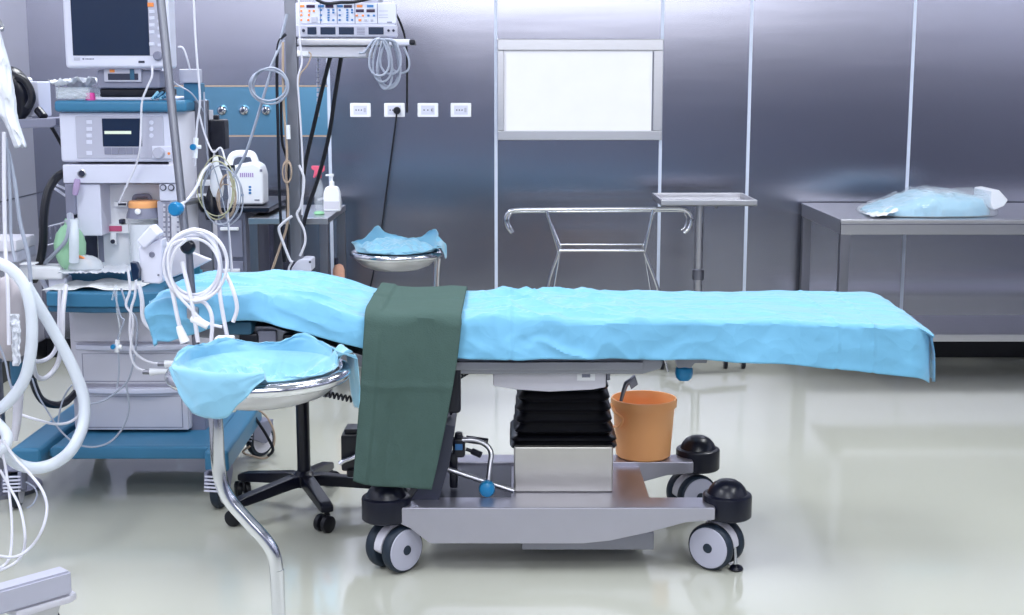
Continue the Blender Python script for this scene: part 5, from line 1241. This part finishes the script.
cable('hose', 'thick translucent breathing hose sweeping down in front of the drawers and teal base', 'breathing hose', [(26, 285, HYD + .1), (38, 305, HYD + .12), (50, 325, HYD + .14), (64, 350, HYD + .15), (76, 375, HYD + .15), (84, 400, HYD + .14), (83, 425, HYD + .1), (72, 449, HYD), (55, 463, HYD - .02), (36, 468, HYD - .04), (18, 464, HYD - .06), (4, 452, HYD - .1), (-8, 440, HYD - .12)], .0185, M['hose'], n=14)
cable('hose', 'translucent hose loop at the picture edge above the striped castor', 'breathing hose', [(-12, 416, HYD - .1), (0, 426, HYD - .1), (7, 436, HYD - .12), (4, 447, HYD - .14), (-8, 456, HYD - .14)], .017, M['hose'], n=14)
cable('hose', 'thinner white tube swinging behind the thick hoses above the floor', 'hose', [(66, 285, 4.8), (63, 310, 4.75), (62, 340, 4.75), (57, 365, 4.78), (45, 378, 4.75), (36, 375, 4.7), (33, 360, 4.6)], .0085, M['cable'])
cable('hose', 'white tube curving behind the breathing hoses to the grey bag', 'hose', [(60, 290, 4.8), (59, 325, 4.78), (58, 342, 4.78), (52, 355, 4.78), (42, 361, 4.75), (33, 361, 4.6)], .0075, M['cable'])
cable('hose', 'thick black corrugated hose sagging to the drawers of the machine', 'hose', [(28, 345, 4.6), (29, 362, 4.65), (34, 385, 4.75), (42, 400, 4.82), (55, 405, 4.9), (66, 402, 4.98), (76, 392, 5.05)], .0135, M['cable_k'])
t = thing('violet_clip', 'small violet plastic clip on the grey upright below the white fascia', 'clip', at(77, 190, 5.03))
mb = MB(); mb.tube([at(75, 195, 5.03), at(76.5, 187, 5.03), at(77.5, 179, 5.03)], .011, 12, rf=lambda q: .8 + .35 * math.sin(q * 3)); mb.build('clip_body', M['violet'], t)
# grey bag with dark neck
c = at(12, 318, 4.3)
t = thing('reservoir_bag', 'pale grey reservoir bag with a dark neck behind the arching breathing hose', 'breathing bag', c)
mb = MB(); mb.lathe([(.02, -.125), (.04, -.11), (.058, -.07), (.066, -.01), (.066, .05), (.055, .1), (.03, .135), (0, .145)], c - Vector((.01, 0, .01)), n=28); mb.build('bag_body', M['bag'], t)
mb = MB(); a, b = at(16.5, 358, 4.3), at(18, 385, 4.3); mb.lathe([(.019, 0), (.021, .02), (.022, .07), (.017, .09)], b, n=18); mb.build('neck', M['teal_d'], t)
mb = MB(); mb.lathe([(.02, 0), (.023, .01), (.02, .03)], at(17, 362, 4.3), n=18); mb.build('neck_ring', M['steel_d'], t)
mb = MB(); mb.tube([at(18, 384, 4.3), at(18, 400, 4.3), at(17, 420, 4.3), at(14, 440, 4.3)], .019, 12, rf=lambda q: 1 - .4 * q); mb.build('tail_tube', M['lilac'], t)
mb = MB(); mb.grid(lambda u, v: at(lerp(11 + 3 * v, 21 - 2 * abs(v - .4), u) + 3.5 * fbm((u * 2, v * 4, 8)) - 5 * (v - .5) ** 2, lerp(314, 366, v), 4.2 - .012 * ridge((u * 3, v * 6, 2), 3)) + Vector((0, 0, 0)), 14, 30)
tag(mb.build('crumpled_tag', M['film'], solid=.001), 'crumpled white film strip hanging in front of the grey reservoir bag', 'film strip')
# grey box at the edge
t = thing('grey_wall_box', 'pale grey stacked box at the picture edge behind the hoses', 'box', at(5, 262, 4.9))
mb = MB(); bxp(mb, (-30, 252), (16, 240), 4.85, .2, .008); mb.build('box_upper', M['lilac'], t)
mb = MB(); bxp(mb, (-30, 263), (17, 251), 4.87, .2, .008); mb.build('box_lower', M['grey'], t)
mb = MB(); bxp(mb, (19, 265), (34, 263.5), 4.9, .05, .002); mb.build('small_shelf', M['whiteb'], t)
mb = MB(); c_ = at(-12, 251, 4.95); mb.box(c_.x - .02, c_.x + .02, 4.93, 4.97, .0, c_.z, .006); mb.build('stand_post', M['steel_d'], t)
mb = MB(); mb.lathe([(.14, 0), (.14, .015), (.03, .03), (0, .03)], (c_.x, 4.95, 0), n=30); mb.build('stand_foot', M['steel_d'], t)
# hanging white bag
BYD = 4.1
c = at(6, 95, BYD)
t = thing('white_plastic_bag', 'crumpled white plastic bag hanging at the upper left edge', 'bag', at(8, 148, BYD))
def bagf(u, v):
    th = u * 2 * PI
    cxp = interp([(0, -6), (.35, 0), (.7, 8), (1, 21)], v); w = interp([(0, 6), (.3, 11), (.6, 10), (.8, 7), (1, 6)], v)
    py = lerp(30, 147, v)
    n = ridge((math.cos(th) * 1.5, math.sin(th) * 1.5, v * 4), 3) - 1
    p = at(cxp + w * (1 + .16 * n) * math.cos(th), py + 3 * n, BYD + .035 * math.sin(th) * (1 + .3 * n))
    return p
mb = MB(); mb.grid(bagf, 40, 50, wrap=True); mb.build('bag_film', M['film'], t, solid=.001)
for pts, r, m, lab in (
    ([(4, 132, 4.3), (4, 180, 4.3), (5, 235, 4.3), (6, 260, 4.28), (8, 300, 4.22), (9, 345, 4.2)], .0065, 'cable', 'white drip line hanging straight down below the white plastic bag, nearest the edge'),
    ([(6, 138, 4.32), (10, 190, 4.32), (11, 235, 4.32), (15, 262, 4.3)], .005, 'cable_g', 'grey blue drip line hanging below the white plastic bag, second from the edge'),
    ([(8, 150, 4.34), (15, 185, 4.34), (20, 222, 4.34), (28, 255, 4.34), (31, 290, 4.34), (31, 320, 4.3)], .0065, 'cable_g', 'pale grey line swinging from the bag over to the breathing hose'),
    ([(0, 440, 4.0), (6, 470, 4.0), (10, 500, 3.95), (12, 530, 3.9), (10, 556, 3.85), (3, 566, 3.8), (-6, 570, 3.8)], .0042, 'cable', 'white cable dropping to the floor at the edge, the one nearest the edge'),
    ([(0, 470, 3.95), (10, 488, 3.95), (20, 508, 3.9), (25, 535, 3.85), (22, 555, 3.85), (10, 566, 3.8), (-6, 572, 3.8)], .0042, 'cable', 'white cable bending past the striped castor toward the edge'),
    ([(3, 440, 4.0), (15, 458, 4.0), (30, 474, 3.95), (42, 490, 3.9), (47, 508, 3.88), (42, 530, 3.85), (30, 548, 3.85), (14, 557, 3.82), (-6, 555, 3.8)], .0045, 'cable', 'white cable making the widest loop over the floor at the left'),
    ([(-3, 340, 4.2), (5, 360, 4.2), (9, 380, 4.2), (14, 395, 4.2)], .0035, 'cable_g', 'thin grey wire crossing behind the breathing hose at the edge'),
    ([(22, 415, 4.3), (38, 420, 4.3), (55, 424, 4.35), (70, 422, 4.4), (82, 412, 4.4), (88, 400, 4.4)], .0045, 'cable', 'thin pale line crossing the teal base arm to the drawers'),
    ([(58, 424, 4.5), (60, 410, 4.5), (65, 395, 4.5), (72, 385, 4.5)], .003, 'cable_g', 'thin grey line rising from the teal base arm')):
    cable('cable', lab, 'cable', pts, r, M[m])
cable('cable', 'thin dark wire curling on the floor behind the striped castor', 'cable', [(26, 482, 4.6), (34, 487, 4.6), (37, 495, 4.58), (33, 504, 4.55), (27, 508, 4.55)], .003, M['cable_g'])
# wheeled stand foot, lower left
A, B = at(66, 568, 3.62), at(0, 598, 3.48)
t = thing('wheeled_stand', 'grey leg of a wheeled stand with a castor in the lower left corner', 'stand', (A.x, A.y, 0))
d = (B - A); d.z = 0; d.normalize(); n = Vector((-d.y, d.x, 0))
zt_ = fl(66, 568, 0).z; zt_ = A.z
E = A + d * .62
mb = MB(); o = n * .03
vs = []
for P_ in (A, E):
    for sgn in (1, -1):
        for z_ in (zt_ - .068, zt_): vs.append((P_.x + o.x * sgn, P_.y + o.y * sgn, z_))
mb.pts(vs, [(0, 1, 3, 2), (4, 6, 7, 5), (0, 4, 5, 1), (2, 3, 7, 6), (1, 5, 7, 3), (0, 2, 6, 4)]); 
bm_ = mb.bm; bmesh.ops.bevel(bm_, geom=bm_.edges[:], offset=.006, segments=2, affect='EDGES')
mb.build('leg_beam', M['grey'], t)
P_ = A + d * .035
mb = MB(); T = Matrix.Translation((P_.x, P_.y, 0)) @ Matrix.Rotation(math.atan2(d.y, d.x), 4, 'Z')
mb.prism([(.13, .03), (-.03, .03), (-.055, .015), (-.055, -.015), (-.03, -.03), (.13, -.03)], 'z', zt_ - .092, zt_ - .07, .006, T=T); mb.build('bumper', M['lilac'], t)
mb = MB(); mb.lathe([(.03, -.016), (.044, -.012), (.046, 0), (.044, .012), (.03, .016)], (.04, .0, .046), (0, 1, 0), 26, T=T); cs = mb.build('castor', M['black'], t)
mb = MB(); mb.prism([(-.0, zt_ - .092), (.09, zt_ - .092), (.07, .05), (.04, .035), (.01, .06)], 'y', -.024, -.018, .001, T=T); mb.prism([(-.0, zt_ - .092), (.09, zt_ - .092), (.07, .05), (.04, .035), (.01, .06)], 'y', .018, .024, .001, T=T); mb.rod(T @ Vector((.04, -.026, .046)), T @ Vector((.04, .026, .046)), .008); mb.build('fork', M['steel'], cs)
mb = MB(); mb.rod((E.x, E.y, zt_ - .06), (E.x, E.y, 2.1), .02); mb.build('pole', M['steel'], t)
mb = MB(); mb.tube([Vector((E.x, E.y, 2.05)), Vector((E.x - .05, E.y + .3, 2.08)), at(-10, 10, BYD), at(-4, 31, BYD)], .006); mb.build('hook_arm', M['steel'], t)
mb = MB(); mb.lathe([(.05, 0), (.06, .02), (.06, zt_ - .02), (.04, zt_ + .03)], (E.x, E.y, 0), n=24); mb.build('hub', M['greyd'], t)
